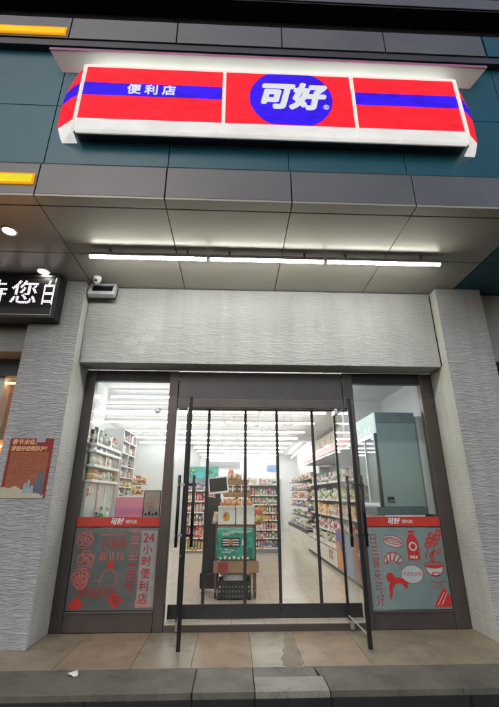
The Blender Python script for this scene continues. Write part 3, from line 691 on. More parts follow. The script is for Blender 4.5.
# noodle bowl
ic.fill(ell(2.635, .70, .125, .035, 24, PI, 2 * PI) + [(2.76, .705), (2.51, .705)], y1, R)
ic.stroke(ell(2.635, .705, .125, .035, 28), .012, y1 - .001, R, True); ic.stroke(ell(2.635, .70, .12, .125, 24, PI, 2 * PI), .011, y1, R)
ic.stroke([(2.62, .72), (2.60, .83), (2.635, .86), (2.64, .74)], .018, y1 - .0012, R); ic.stroke([(2.60, .83), (2.76, .90)], .011, y1, R); ic.stroke([(2.615, .81), (2.77, .865)], .011, y1, R)
ic.stroke(ell(2.645, .60, .05, .02, 18), .012, y1, R, True)
# speech bubble
ic.stroke(ell(2.33, .60, .145, .105, 32), .007, y1, R, True); ic.fill([(2.235, .515), (2.275, .515), (2.25, .485)], y1, R)
# girl's hair with a bun
ic.fill(ell(2.04, .565, .055, .055, 20), y1, R)
ic.fill(ell(2.135, .44, .125, .125, 22, .15, PI * .98) + [(2.01, .30), (2.045, .36)] + ell(2.14, .41, .085, .09, 16, PI * .9, .2), y1 - .0008, R)
# fish sketch and rice triangle
for k in range(3): ic.stroke(ell(2.60 + .06 * k, .49 - .02 * (k % 2), .045, .025, 14, .2, 2.6), .009, y1, R); ic.stroke([(2.55 + .06 * k, .44), (2.59 + .06 * k, .45)], .008, y1, R)
ic.fill([(2.56, .235), (2.79, .235), (2.79, .36), (2.735, .44), (2.70, .43)], y1, R)
for k in range(2): ic.stroke([(2.61 + .05 * k, .25), (2.72 + .04 * k, .40)], .008, y1 - .002, pm('pale print gap', (.45, .5, .5), .5))
ic.stroke([(1.95, .25), (1.955, 1.08)], .003, y1, R)
ic.build('drawings', FB)

# ------------------------------------------------------------------ doors (swung out) as parts of the building
def door(hx, hy, fx, fy, lab):
    """glass leaf from hinge (hx,hy) to free edge (fx,fy)"""
    ax = Vector((fx - hx, fy - hy, 0)); Ln = ax.length; ang = math.atan2(ax.y, ax.x)
    T = Matrix.Translation((hx, hy, 0)) @ Matrix.Rotation(ang, 4, 'Z')
    d = MB()   # local: x along leaf, y thickness
    d.box(Ln - .045, Ln, -.022, .022, .02, 2.745, M_black); d.box(0, .03, -.018, .018, .115, 2.66, M_black)
    d.box(.03, Ln - .045, -.012, .012, 2.652, 2.672, M_black)
    leaf = d.build('door', B, bevel=.004, xf=T); leaf['label'] = lab
    g = MB().box(.026, Ln - .04, -.005, .005, .138, 2.655, M_doorglass).build('pane', leaf, xf=T)
    MB().box(.03, Ln - .045, -.006, .006, .13, .1375, pm('polished glass edge', (.75, .8, .78), .15)).build('edge_strip', leaf, xf=T)
    MB().box(.0, .17, -.024, .024, .018, .114, M_steel).build('pivot_clamp', leaf, bevel=.004, xf=T); MB().box(.0, .15, -.024, .024, 2.661, 2.748, M_steel).build('pivot_clamp', leaf, bevel=.004, xf=T)
    MB().box(Ln - .10, Ln - .0455, -.02, .02, .86, .95, M_steel).lathe([(.012, -.026), (.012, -.02)], (Ln - .07, 0, .905), M_shelf, 14, 'y').build('lock_case', leaf, bevel=.003, xf=T)
    for s in (-1, 1):
        h = MB(); xx = Ln - .085
        h.tube([(xx, s * .088, .995), (xx, s * .088, 1.785)], .0185, M_black, 12)
        for z in (1.12, 1.675): h.box(xx - .014, xx + .014, min(s * .006, s * .112), max(s * .006, s * .112), z - .014, z + .014, M_steel if s < 0 else M_black)
        h.build('handle', leaf, xf=T)
door(-.675, .12, -.55, -.70, 'glass door leaf seen nearly edge on')
door(1.482, .12, 1.485, -.71, 'glass door leaf showing its pane')

# ------------------------------------------------------------------ clear door curtain
CU = thing('door_curtain', 'clear plastic strip curtain with black seams hung in the doorway', 'curtain', (.4, .2, .08))
MB().box(-.82, 1.70, .175, .225, 2.755, 2.815, pm('beige curtain rail', (.33, .30, .24), .5)).build('rail', CU, bevel=.004)
px = [-.815, -.372, .170, .636, 1.168, 1.695]
for i in range(5):
    a, b = px[i] + .02, px[i + 1] - .02
    n = 10; vs = []; fs = []
    for k in range(n + 1):
        t = k / n; x = a + (b - a) * t; y = .2 + .006 * math.sin(t * PI) * (-1) ** i
        vs += [(x, y, .245), (x, y, 2.755)]
        if k: fs.append((2 * k - 2, 2 * k, 2 * k + 1, 2 * k - 1))
    MB().add(vs, fs, M_pvc, True).build('strip', CU)
    MB().box(a - .0195, b + .0195, .19, .21, .084, .246, M_blackrub).build('weight_strip', CU, bevel=.004)
for i in range(1, 5):
    x = px[i]; MB().box(x - .021, x + .021, .192, .208, .248, 2.754, M_blackrub).build('seam', CU, bevel=.003)

# ------------------------------------------------------------------ interior shell
H = 3.40
MB().box(-3.6, 3.2, .11, 14.2, .0, .075, M_floor).build('shop_floor'); tag(bpy.data.objects['shop_floor'], 'polished beige tile shop floor', 'floor', kind='structure')
MB().box(-3.6, 3.2, .11, 14.2, H, H + .1, M_ceil).build('ceiling', B)
def iw(x0, x1, y0, y1, z0, z1, m, nm='interior_wall'): return MB().box(x0, x1, y0, y1, z0, z1, m).build(nm, B)
iw(-3.6, -3.42, .11, 8.7, .076, H - .001, M_white); iw(-3.42, -1.65, 8.55, 14.2, .076, H - .001, M_greywall)
iw(-1.65, 3.05, 14.0, 14.2, .076, H - .001, M_white); iw(3.05, 3.2, .11, 14.0, .076, H - .001, M_white)
iw(2.25, 3.05, 2.3, 2.42, 2.69, H - .001, M_white); iw(-2.42, -2.32, .12, 1.45, .076, H - .001, M_whiteg)
iw(-7, 8, .13, .23, 3.42, 4.5, M_white); 
iw(-2.88, -2.19, .12, .2, .076, 3.3, M_white); iw(-3.6, -2.9, .36, .42, .076, 3.3, M_white); iw(2.97, 3.2, .12, .2, .0, 3.3, M_white)
# ceiling strip lights
ordn = ['first', 'second', 'third', 'fourth', 'fifth', 'sixth', 'seventh', 'eighth', 'ninth', 'tenth', 'eleventh', 'twelfth', 'thirteenth', 'fourteenth', 'fifteenth', 'sixteenth', 'seventeenth', 'eighteenth', 'nineteenth', 'twentieth', 'twenty-first', 'twenty-second', 'twenty-third', 'twenty-fourth']
def strip(a, b, lab):
    a, b = Vector(a), Vector(b); d = (b - a).normalized(); n = Vector((-d.y, d.x, 0)) * .0165
    t = thing('strip_light', lab, 'strip light', tuple((a + b) / 2), 'strip lights on the shop ceiling')
    for q in (.12, .88): p = a.lerp(b, q); MB().tube([(p.x, p.y, 3.29), (p.x, p.y, H - .002)], .004, M_shelf, 6).build('hanger', t)
    for nm, z0, z1, m, k in (('housing', 3.268, 3.298, M_shelf, 1.1), ('diffuser', 3.235, 3.266, M_lamp, 1.0)):
        vs = [(p + n * s * k + Vector((0, 0, z))) for z in (z0, z1) for p, s in ((a, -1), (b, -1), (b, 1), (a, 1))]
        MB().add(vs, [(0, 1, 2, 3), (7, 6, 5, 4), (0, 4, 5, 1), (1, 5, 6, 2), (2, 6, 7, 3), (3, 7, 4, 0)], m).build(nm, t)
brk = [.23, .55, -.25, .8, .1, -.4, .6, .3, -.1, .5]
for i, y in enumerate((1.455, 2.79, 4.09, 5.49, 6.77, 8.0, 9.39, 10.73, 12.1, 13.4)):
    for side in (0, 1):
        xa, xb = ((-2.25 if y < 1.5 else -3.2 if y < 8.4 else -1.5), brk[i] - .03) if side == 0 else (brk[i] + .03, 2.0)
        strip((xa, y, 0), (xb, y, 0), '%s ceiling strip light back from the doors, %s half' % (ordn[i], ('checkout side', 'freezer side')[side]))
strip((-2.2, .26, 0), (1.9, .26, 0), 'ceiling strip light hidden close behind the shop front head')
strip((2.62, 8.7, 0), (2.74, 13.4, 0), 'lengthwise ceiling strip light above the freezer aisle')

# ------------------------------------------------------------------ goods
COLS = {'red': (.55, .03, .03), 'pink': (.70, .28, .33), 'yellow': (.75, .52, .06), 'green': (.10, .32, .08), 'blue': (.07, .16, .42), 'white': (.74, .74, .72), 'brown': (.26, .13, .06), 'orange': (.72, .25, .04), 'purple': (.28, .16, .42), 'black': (.03, .03, .035), 'cream': (.66, .56, .40), 'teal': (.06, .36, .34)}
def gm(c):
    """printed packaging: the brand colour with blots of a paler, a darker and an accent ink, different on every pack"""
    name = '%s packaging' % c
    if name in MATS: return MATS[name]
    col = COLS[c]
    m, nt, N, L, b = new_mat(name)
    tc = N.new('ShaderNodeTexCoord'); oi = N.new('ShaderNodeObjectInfo')
    ad = N.new('ShaderNodeVectorMath'); ad.operation = 'MULTIPLY_ADD'; ad.inputs[1].default_value = (9, 9, 9)
    cb = N.new('ShaderNodeCombineXYZ')
    for k in ('X', 'Y', 'Z'): L.new(oi.outputs['Random'], cb.inputs[k])
    L.new(cb.outputs[0], ad.inputs[0]); L.new(tc.outputs['Object'], ad.inputs[2])
    vo = N.new('ShaderNodeTexVoronoi'); vo.inputs['Scale'].default_value = 26; L.new(ad.outputs[0], vo.inputs['Vector'])
    sp = N.new('ShaderNodeSeparateColor'); L.new(vo.outputs['Color'], sp.inputs[0])
    cr = N.new('ShaderNodeValToRGB'); cr.color_ramp.interpolation = 'CONSTANT'
    e = cr.color_ramp.elements; e[0].position = 0; e[0].color = C(col); e[1].position = .62; e[1].color = C([min(.85, x * .5 + .36) for x in col])
    for p_, q_ in ((.80, [x * .5 for x in col]), (.86, [.72, .70, .64]), (.95, [.62, .42, .12]), (.98, [.45, .06, .07])):
        k = e.new(p_); k.color = C(q_)
    L.new(sp.outputs[0], cr.inputs['Fac'])
    hs = N.new('ShaderNodeHueSaturation'); mr = N.new('ShaderNodeMapRange'); mr.inputs['To Min'].default_value = .47; mr.inputs['To Max'].default_value = .53
    L.new(oi.outputs['Random'], mr.inputs['Value']); L.new(mr.outputs['Result'], hs.inputs['Hue']); L.new(cr.outputs['Color'], hs.inputs['Color'])
    L.new(hs.outputs['Color'], b.inputs['Base Color']); b.inputs['Roughness'].default_value = .36
    MATS[name] = m
    return m
GM = {}
def goods_mesh(kind, c, c2):
    k = (kind, c, c2)
    if k in GM: return GM[k]
    a, b = gm(c), gm(c2); mb = MB()
    if kind == 'carton':
        mb.box(-.05, .05, -.035, .035, 0, .17, a).box(-.0505, .0505, -.0355, .0355, .05, .115, b)
    elif kind == 'tub':
        mb.lathe([(.036, 0), (.05, .1), (.052, .105), (.052, .118), (.02, .12)], (0, 0, 0), a, 14); mb.lathe([(.0415, .03), (.0475, .08)], (0, 0, 0), b, 14)
    elif kind == 'bottle':
        mb.lathe([(.034, 0), (.037, .01), (.037, .13), (.03, .16), (.014, .19), (.014, .205), (.017, .206), (.017, .23)], (0, 0, 0), a, 14); mb.lathe([(.0378, .045), (.0378, .115)], (0, 0, 0), b, 14)
    elif kind == 'can':
        mb.lathe([(.028, 0), (.033, .008), (.033, .108), (.028, .117)], (0, 0, 0), a, 14); mb.lathe([(.0336, .03), (.0336, .075)], (0, 0, 0), b, 14)
    else:   # pouch: pillow pack with crimped ends
        n = 8; vs = []; fs = []
        for i in range(n + 1):
            t = i / n; z = .19 * t; th_ = .002 + .034 * math.sin(PI * t) ** .7; w = .058 - .006 * math.sin(PI * t)
            for k_ in range(8):
                an = 2 * PI * k_ / 8; vs.append((w * math.cos(an), th_ * math.sin(an), z))
        for i in range(n):
            for k_ in range(8): fs.append((i * 8 + k_, i * 8 + (k_ + 1) % 8, i * 8 + 8 + (k_ + 1) % 8, i * 8 + 8 + k_))
        fs.append(tuple(range(7, -1, -1))); fs.append(tuple(n * 8 + k_ for k_ in range(8)))
        mb.add(vs, [f for f in fs[:16]] + fs[40:], a, True); mb.add(vs, fs[16:40], b, True)
    o = mb.build(kind); me = o.data; bpy.data.objects.remove(o)
    GM[k] = me
    return me
BASEH = {'carton': .17, 'tub': .12, 'bottle': .23, 'can': .117, 'pouch': .19}
BASEW = {'carton': .10, 'tub': .104, 'bottle': .076, 'can': .066, 'pouch': .116}
KN = {'carton': 'carton', 'tub': 'tub', 'bottle': 'bottle', 'can': 'drink can', 'pouch': 'packet'}
def goods_row(p0, p1, z, hmax, n, kinds, cols, where, group, facing, gap=.004, start='', depth=0):
    """n products between p0 and p1 (plan points) standing at height z; facing is the turn about z"""
    p0, p1 = Vector(p0), Vector(p1); L = (p1 - p0).length; w = L / n
    c = None
    for i in range(n):
        if c is None or random.random() < .75: c = random.choice(cols); k = random.choice(kinds); c2 = random.choice([x for x in cols + ['white', 'cream'] if x != c])
        me = goods_mesh(k, c, c2)
        o = bpy.data.objects.new({'carton': 'carton', 'tub': 'food_tub', 'bottle': 'bottle', 'can': 'drink_can', 'pouch': 'snack_packet'}[k], me); COL.objects.link(o)
        p = p0.lerp(p1, (i + .5) / n)
        sw = (w - gap) / BASEW[k]; h = hmax * random.uniform(.72, .98)
        o.location = (p.x + (random.uniform(-.02, .02) if abs(math.sin(facing)) > .5 else 0), p.y + (random.uniform(-.02, .025) if abs(math.sin(facing)) < .5 else 0), z); o.scale = (sw, max(.8, min(1.6, sw)), h / BASEH[k]); o.rotation_euler = (0, 0, facing + random.uniform(-.14, .14))
        tag(o, '%s %s, %s from %s on the %s' % (c, KN[k], ordn[i], start, where), {'carton': 'carton', 'tub': 'tub', 'bottle': 'bottle', 'can': 'can', 'pouch': 'packet'}[k], group)

def tags(mb, run, z):
    """price tickets along a shelf edge; run(t0, t1, z0, z1, mat) adds one"""
    t = .02
    while t < .97:
        w_ = random.uniform(.03, .06); run(t, min(t + w_, .99), z - .03, z + .004, random.choice([gm('yellow'), M_whitevinyl, M_whitevinyl, M_red, M_shelf])); t += w_ + random.uniform(.01, .06)
    return mb
# rear rack facing the doors
F = .077
def rack(name, label, x0, x1, y0, y1, zs, top, mat=M_shelf):
    """shelf rack whose open side faces the doors"""
    t = thing(name, label, 'shelf rack', ((x0 + x1) / 2, (y0 + y1) / 2, F))
    MB().box(x0, x1, y0 + .02, y1, F, zs[0] - .02, M_shelfgrey).build('base', t)
    MB().box(x0, x1, y1 - .02, y1 - .001, zs[0], top, mat).build('back_panel', t)
    for x in (x0 - .02, x1): MB().box(x, x + .02, y0 + .03, y1, F, top, mat).build('side_panel', t)
    for z in zs:
        sm_ = MB().box(x0 + .001, x1 - .001, y0, y1 - .022, z - .02, z, mat).box(x0 + .001, x1 - .001, y0 - .006, y0 - .0005, z - .032, z + .006, M_whitevinyl)
        tags(sm_, lambda a, b, c, d, m: sm_.box(x0 + (x1 - x0) * a, x0 + (x1 - x0) * b, y0 - .009, y0 - .0055, c, d, m), z).build('shelf', t)
    return t
zs = [.205, .455, .67, .915, 1.105, 1.325, 1.575]
rack('shelf_rack', 'white rack of coloured packets facing the doors behind the cart', .44, 1.28, 6.27, 6.75, zs, 1.83)
pal = [['blue', 'orange', 'purple', 'white', 'cream'], ['white', 'green', 'pink', 'white', 'brown'], ['cream', 'red', 'red', 'pink'], ['red', 'orange', 'orange', 'yellow'], ['green', 'yellow', 'white', 'orange', 'pink'], ['pink', 'pink', 'green', 'white', 'pink'], ['purple', 'pink', 'white', 'green', 'pink']]
shn = ['bottom', 'second', 'third', 'fourth', 'fifth', 'sixth', 'seventh']
for i, z in enumerate(zs):
    hm = (zs[i + 1] if i < 6 else 1.80) - z - .035
    goods_row((.46, 6.36), (1.26, 6.36), z + .001, hm, 10, ['pouch', 'carton', 'pouch', 'tub'], pal[i], '%s shelf of the rear rack' % shn[i], 'goods on the rear rack', 0, start='the cart')
MB().box(.42, 1.30, 6.26, 6.74, 1.831, 1.845, M_shelf).build('shelf_top', bpy.data.objects['shelf_rack'])
goods_row((.75, 6.4), (1.25, 6.4), 1.846, .2, 5, ['pouch', 'carton'], ['cream', 'green', 'white', 'orange', 'pink'], 'top of the rear rack', 'goods on the rear rack', 0, start='the cart')
# low wire display beside it with dangling packs (checked white/black cartons)
goods_row((.44, 6.4), (.70, 6.4), 1.846, .24, 3, ['carton'], ['black', 'white', 'white'], 'rear rack, edge display', 'goods on the rear rack', 0, start='the cart')
# rack by the open door leaf
zs2 = [.15, .45, .80, 1.115, 1.41, 1.70]
rack('shelf_rack', 'rack of red and green packets seen past the kiosk', -1.36, -.50, 6.4, 6.85, zs2, 2.1)
pal2 = [['green', 'yellow', 'yellow'], ['red', 'red', 'pink'], ['white', 'cream', 'brown'], ['red', 'pink', 'pink'], ['orange', 'pink', 'red'], ['blue', 'purple', 'blue']]
for i, z in enumerate(zs2):
    hm = (zs2[i + 1] if i < 5 else 1.98) - z - .04
    goods_row((-1.34, 6.5), (-.52, 6.5), z + .001, hm, 9, ['pouch', 'carton', 'pouch'], pal2[i], '%s shelf of the kiosk-side rack' % shn[i], 'goods on the rack past the kiosk', 0, start='the open leaf')
SB = thing('header_board', 'teal advertising board standing on the rack past the kiosk', 'sign board', (-.95, 6.45, 2.105))
MB().box(-1.37, -.44, 6.44, 6.47, 2.02, 2.36, pm('teal board', (.08, .40, .34), .4, 0, .2, 5)).build('board', SB)
ic = MB(); ic.fill(ell(-.98, 2.12, .17, .09, 20), 6.436, pm('cyan print', (.10, .55, .58), .4)); ic.fill(ell(-.7, 2.2, .1, .06, 14), 6.435, pm('leaf print', (.06, .2, .10), .4)); ic.fill(ell(-1.2, 2.22, .08, .05, 14), 6.435, gm('green')); ic.build('print', SB)

# blue hanging sign, grille
MB().box(1.63, 2.12, 13.93, 13.96, 2.68, 2.95, pm('blue sign panel', (.20, .34, .55), .4)).build('wall_sign', None, (1.87, 13.95, 2.68)); tag(bpy.data.objects['wall_sign'], 'small blue sign high on the rear wall', 'sign')
gr = MB()
for k in range(6): gr.box(-1.24, .32, 13.9, 13.96, 2.83 + k * .05, 2.855 + k * .05, M_shelfgrey)
gr.box(-1.3, .38, 13.96, 13.99, 2.78, 3.15, M_shelf)
tag(gr.build('air_grille', None, (-.4, 13.95, 2.8)), 'long slatted air grille high on the rear wall', 'air grille')
dr = MB().box(1.45, 2.28, 13.9, 13.99, F, 2.3, pm('grey door paint', (.5, .52, .53), .5)).box(1.5, 2.23, 13.88, 13.899, 1.15, 2.2, pm('grey door panel', (.6, .62, .62), .5)).build('store_room_door', B)

# ------------------------------------------------------------------ chilled cabinets on the freezer side
def chiller(label, y0, y1, zs, canopy, panel_mat, frame=True):
    t = thing('chiller_cabinet', label, 'chiller', (2.6, (y0 + y1) / 2, F), 'open chillers along the aisle wall')
    MB().box(2.2, 3.04, y0, y1, F, .14, M_blackrub).build('plinth', t)
    MB().box(2.19, 3.04, y0, y1, .142, .50, panel_mat).box(2.184, 2.1895, y0 + .01, y1 - .01, .46, .495, M_shelfgrey).build('lower_panel', t, bevel=.004)
    MB().box(2.96, 3.04, y0, y1, .502, 2.40, M_shelf).build('back_panel', t)
    for y in (y0, y1 - .03): MB().box(2.62, 2.955, y, y + .03, .502, 2.40, M_whiteg).build('side_panel', t)
    for z in zs:
        xe = 2.32 if z > .6 else 2.24
        sm_ = MB().box(xe, 2.955, y0 + .032, y1 - .032, z - .018, z, M_shelf).box(xe - .008, xe - .0005, y0 + .032, y1 - .032, z - .035, z + .008, M_whitevinyl)
        tags(sm_, lambda a, b, c, d, m: sm_.box(xe - .011, xe - .0075, y0 + .04 + (y1 - y0 - .08) * a, y0 + .04 + (y1 - y0 - .08) * b, c, d, m), z).build('shelf', t)
    if canopy: MB().prism([(2.16, 2.42), (2.21, 2.68), (3.04, 2.68), (3.04, 2.41)], y0, y1, M_whiteg, 'y').build('canopy', t); MB().prism([(2.154, 2.47), (2.158, 2.47), (2.188, 2.63), (2.184, 2.63)], y0 + .01, y1 - .01, pm('coral canopy print', (.72, .13, .11), .4), 'y').build('canopy_print', t)
    return t
zsc = [.53, .79, 1.13, 1.475, 1.87]
M_lowp = pm('white chiller panel', (.72, .68, .60), .35)
M_purp = pm('purple poster print', (.16, .12, .32), .4, 0, .15, 6); M_orgp = pm('orange poster print', (.60, .27, .09), .4, 0, .15, 6)
ch1 = chiller('near chiller with purple poster on its lower panel', 1.72, 4.35, zsc, True, M_lowp)
ch2 = chiller('middle chiller with coral canopy and red printed lower panel', 4.36, 6.75, zsc, True, M_lowp)
pal3 = [['white', 'cream', 'green', 'pink'], ['orange', 'white', 'brown', 'red'], ['orange', 'pink', 'yellow', 'cream'], ['cream', 'yellow', 'white', 'green'], ['white', 'cream', 'red', 'teal']]
for nm, y0, y1, n in (('near chiller', 1.78, 4.3, 22), ('middle chiller', 4.42, 6.7, 17)):
    for i, z in enumerate(zsc):
        hm = (zsc[i + 1] if i < 4 else 2.25) - z - .05
        goods_row((2.42 if i else 2.36, y0), (2.42 if i else 2.36, y1), z + .001, min(.27, hm), n, ['pouch', 'carton', 'bottle', 'tub'], pal3[i], '%s shelf of the %s' % (shn[i], nm), 'goods in the chillers', PI / 2, start='the doors')
# poster on near chiller: purple with a warm lower sweep (printed on the lower panel's face)
PP = thing('chiller_poster', 'purple and orange poster on the near chiller', 'poster', (2.18, 3.0, .3), None)
MB().box(2.176, 2.183, 1.74, 3.35, .16, .50, M_purp).box(2.176, 2.183, 1.74, 3.35, .50, .86, M_purp).build('sheet', PP)
ip = MB(); fx = 2.1745
def sidepoly(pts, m, x=fx): ip.add([(x, 3.35 - (3.35 - p[0]) * 1.78, .165 + (p[1] - .2) * .92) for p in pts], [tuple(range(len(pts)))], m)
sidepoly([(3.34, .21), (3.34, .78), (3.2, .72), (3.05, .5), (2.98, .21)], M_orgp); sidepoly([(2.9, .21), (2.9, .93), (2.72, .93), (2.66, .21)], pm('blue poster print', (.12, .26, .45), .4), fx - .001)
sidepoly([(2.65, .21), (2.65, .93), (2.48, .93), (2.48, .21)], pm('brown poster print', (.38, .15, .07), .4), fx - .001)
for k in range(5):
    yy = 3.08 - .03 * (k % 2); zz = .82 - .06 * k; sidepoly([(yy, zz), (yy - .12, zz - .01), (yy - .12, zz - .035), (yy, zz - .03)], M_whitevinyl, fx - .002)
ip.build('print', PP)
PR = MB()
for r_ in range(2):
    for k in range(2):
        y_ = 4.12 - k * .2; z_ = .43 - r_ * .10
        for q in range(3): PR.box(2.1835, 2.186, y_ - .14, y_, z_ - .02 - q * .027, z_ - .006 - q * .027, M_red)
        PR.box(2.1832, 2.1862, y_ - .08, y_ - .06, z_ - .08, z_, M_red)
PR.build('panel_print', ch1)
# open dark shelves further in
t = thing('shelf_rack', 'dark rack of snacks beyond the chillers', 'shelf rack', (2.6, 9, F))
zsd = [.62, .90, 1.22, 1.5, 1.76, 2.05]
MB().box(2.2, 3.04, 6.8, 11, F, .55, M_lowp).box(2.19, 2.199, 6.8, 11, .50, .59, M_blackrub).build('base', t)
MB().box(2.98, 3.04, 6.8, 11, .552, 2.3, pm('dark back board', (.10, .09, .09), .5)).build('back_panel', t)
for z in zsd: MB().box(2.28 if z > .7 else 2.2, 2.978, 6.8, 11, z - .02, z, M_shelfgrey).build('shelf', t)
pal4 = [['brown', 'white', 'cream'], ['brown', 'green', 'black'], ['brown', 'orange', 'blue'], ['orange', 'white', 'red'], ['blue', 'teal', 'orange'], ['cream', 'red', 'brown', 'yellow']]
for i, z in enumerate(zsd):
    goods_row((2.4 if i else 2.34, 6.85), (2.4 if i else 2.34, 10.95), z + .001, .2, 18, ['pouch', 'carton', 'can'], pal4[i], '%s shelf of the dark rack' % shn[i], 'goods on the dark rack', PI / 2, start='the chillers')
# wall banners above the chillers
MB_b = [pm('ivory banner', (.62, .55, .43), .6, 0, .1, 3), pm('tan figure print', (.42, .27, .20), .6)]
for i, (a, b) in enumerate(((2.6, 4.2), (4.25, 6.0), (6.05, 8.3))):
    bn = thing('wall_banner', 'ivory banner with tan figures above the %s' % ('near chiller', 'middle chiller', 'dark snack rack')[i], 'banner', (3.02, (a + b) / 2, 2.7), 'ivory banners above the chillers')
    MB().box(2.80, 2.81, a, b, 2.69, 3.29, MB_b[0]).build('sheet', bn)
    m = MB()
    for k in range(3):
        yc = a + (b - a) * (k + .5) / 3
        m.add([(2.797, yc + .09 * math.cos(q), 3.12 + .07 * math.sin(q)) for q in [2 * PI * j / 14 for j in range(14)]], [tuple(range(14))], MB_b[1])
        m.add([(2.797, yc - .16, 2.70), (2.797, yc + .16, 2.70), (2.797, yc + .11, 3.0), (2.797, yc, 3.06), (2.797, yc - .11, 3.0)], [(0, 1, 2, 3, 4)], MB_b[1])
    m.build('print', bn)

# ------------------------------------------------------------------ upright fridge behind the window
FR = thing('display_fridge', 'tall grey green display fridge behind the window, side on', 'fridge', (2.55, 1.0, F))
M_fr = pm('grey green fridge enamel', (.21, .315, .335), .45, 0, .05, 2); M_frd = pm('dark fridge cap', (.10, .145, .15), .4)
fx0, fx1, fy0, fy1 = 2.243, 2.875, .50, 1.52
MB().box(fx0, fx1, fy0, fy1, 1.40, 2.64, M_fr).build('cabinet', FR, bevel=.008)
MB().box(fx0, fx1, fy0 - .003, fy1, 2.643, 2.81, M_frd).build('cap', FR, bevel=.006)
MB().box(fx0 - .005, fx1 - .03, fy0 + .01, fy1, F, 1.29, M_shelf).box(fx0 - .12, fx1, fy0, fy1, 1.292, 1.397, M_frd).build('base', FR, bevel=.006)
lg = em('fridge header glow', (.62, .74, .72), .5); hb = MB().box(fx0 - .022, fx0 - .001, fy0, fy1, 2.49, 2.805, lg)
for k, (c_, y_) in enumerate((('red', 1.25), ('green', 1.38), ('white', .95), ('teal', 1.1), ('white', .75))):
    hb.add([(fx0 - .024, y_ + .05 * math.cos(q), 2.6 + .03 * ((k % 2) * 2 - 1) + .05 * math.sin(q) * (1 + .5 * math.cos(3 * q))) for q in [2 * PI * j / 10 for j in range(10)]], [tuple(range(10))], gm(c_))
hb.build('lit_header', FR)
dm = MB()
for a, b, c, d in ((fy0, fy0 + .05, 1.40, 2.48), (fy1 - .05, fy1, 1.40, 2.48), (fy0 + .05, fy1 - .05, 1.40, 1.45), (fy0 + .05, fy1 - .05, 2.42, 2.48), (.98, 1.02, 1.45, 2.42)): dm.box(fx0 - .045, fx0 - .003, a, b, c, d, M_black if a == fy0 and b < .6 else M_shelf)
dm.build('door_frame', FR, bevel=.003)
MB().box(fx0 - .03, fx0 - .02, fy0 + .05, fy1 - .05, 1.45, 2.42, glass('fridge door glass', (.85, .9, .9), .02, .0, ior=1.9)).build('door_pane', FR)
MB().box(2.30, 2.40, fy0 - .012, fy0 - .001, 1.46, 1.54, M_black).box(2.31, 2.39, fy0 - .02, fy0 - .012, 1.475, 1.49, M_shelfgrey).build('vent_handle', FR)
MB().box(2.90, 3.04, .5, 1.5, 1.3, 2.75, M_greywall).build('wall_pier', B)

# ------------------------------------------------------------------ checkout side
CN = thing('checkout_counter', 'dark fronted checkout counter behind the lettered window film', 'counter', (-1.6, .6, F))
MB().box(-2.28, -1.0, .42, .95, F, 1.06, pm('dark counter front', (.06, .05, .055), .4, 0, .3, 3)).box(-1.72, -1.4, .408, .4195, .5, 1.0, pm('green reflection patch', (.22, .55, .40), .5)).box(-1.62, -1.02, .41, .4195, .12, .42, pm('deep green reflection', (.10, .30, .18), .5)).box(-1.5, -1.05, .409, .4195, .5, .86, pm('grey reflection patch', (.6, .63, .62), .5)).build('body', CN)  # thin panels on the front imitate green and grey reflections in the film
MB().box(-2.3, -.98, .38, 1.0, 1.062, 1.10, M_shelf).build('top', CN, bevel=.004)
PB = thing('pink_board', 'plain pink card box standing on the checkout counter', 'box', (-1.52, .6, 1.1))
MB().box(-1.727, -1.315, .6, .78, 1.102, 1.53, pm('pink card', (.68, .22, .34), .6, 0, .06)).build('body', PB, bevel=.004)
m = MB()
for k in range(5): m.stroke([(-1.66 + k * .07, 1.30), (-1.63 + k * .07, 1.36), (-1.62 + k * .07, 1.28), (-1.60 + k * .07, 1.34)], .006, .598, pm('dark pink print', (.5, .12, .24), .6))
m.build('print', PB)
FP = thing('framed_picture', 'dark framed grey picture standing beside the pink box', 'picture', (-1.19, .6, 1.1))
MB().box(-1.318, -1.066, .585, .62, 1.102, 1.625, M_black).build('frame', FP, bevel=.004)
m = MB().box(-1.303, -1.081, .582, .584, 1.12, 1.61, pm('taupe picture paper', (.26, .23, .21), .6, 0, .15, 8))
for cx_, cz_ in ((-1.19, 1.53), (-1.215, 1.42), (-1.17, 1.45), (-1.2, 1.37)): m.stroke(ell(cx_, cz_, .025, .03, 14), .01, .5805, pm('dull red print', (.35, .10, .10), .6), True)
for k in range(4): m.box(-1.285 + k * .05, -1.25 + k * .05, .5805, .5815, 1.28, 1.31 + .02 * (k % 2), M_black)
m.build('sheet', FP)
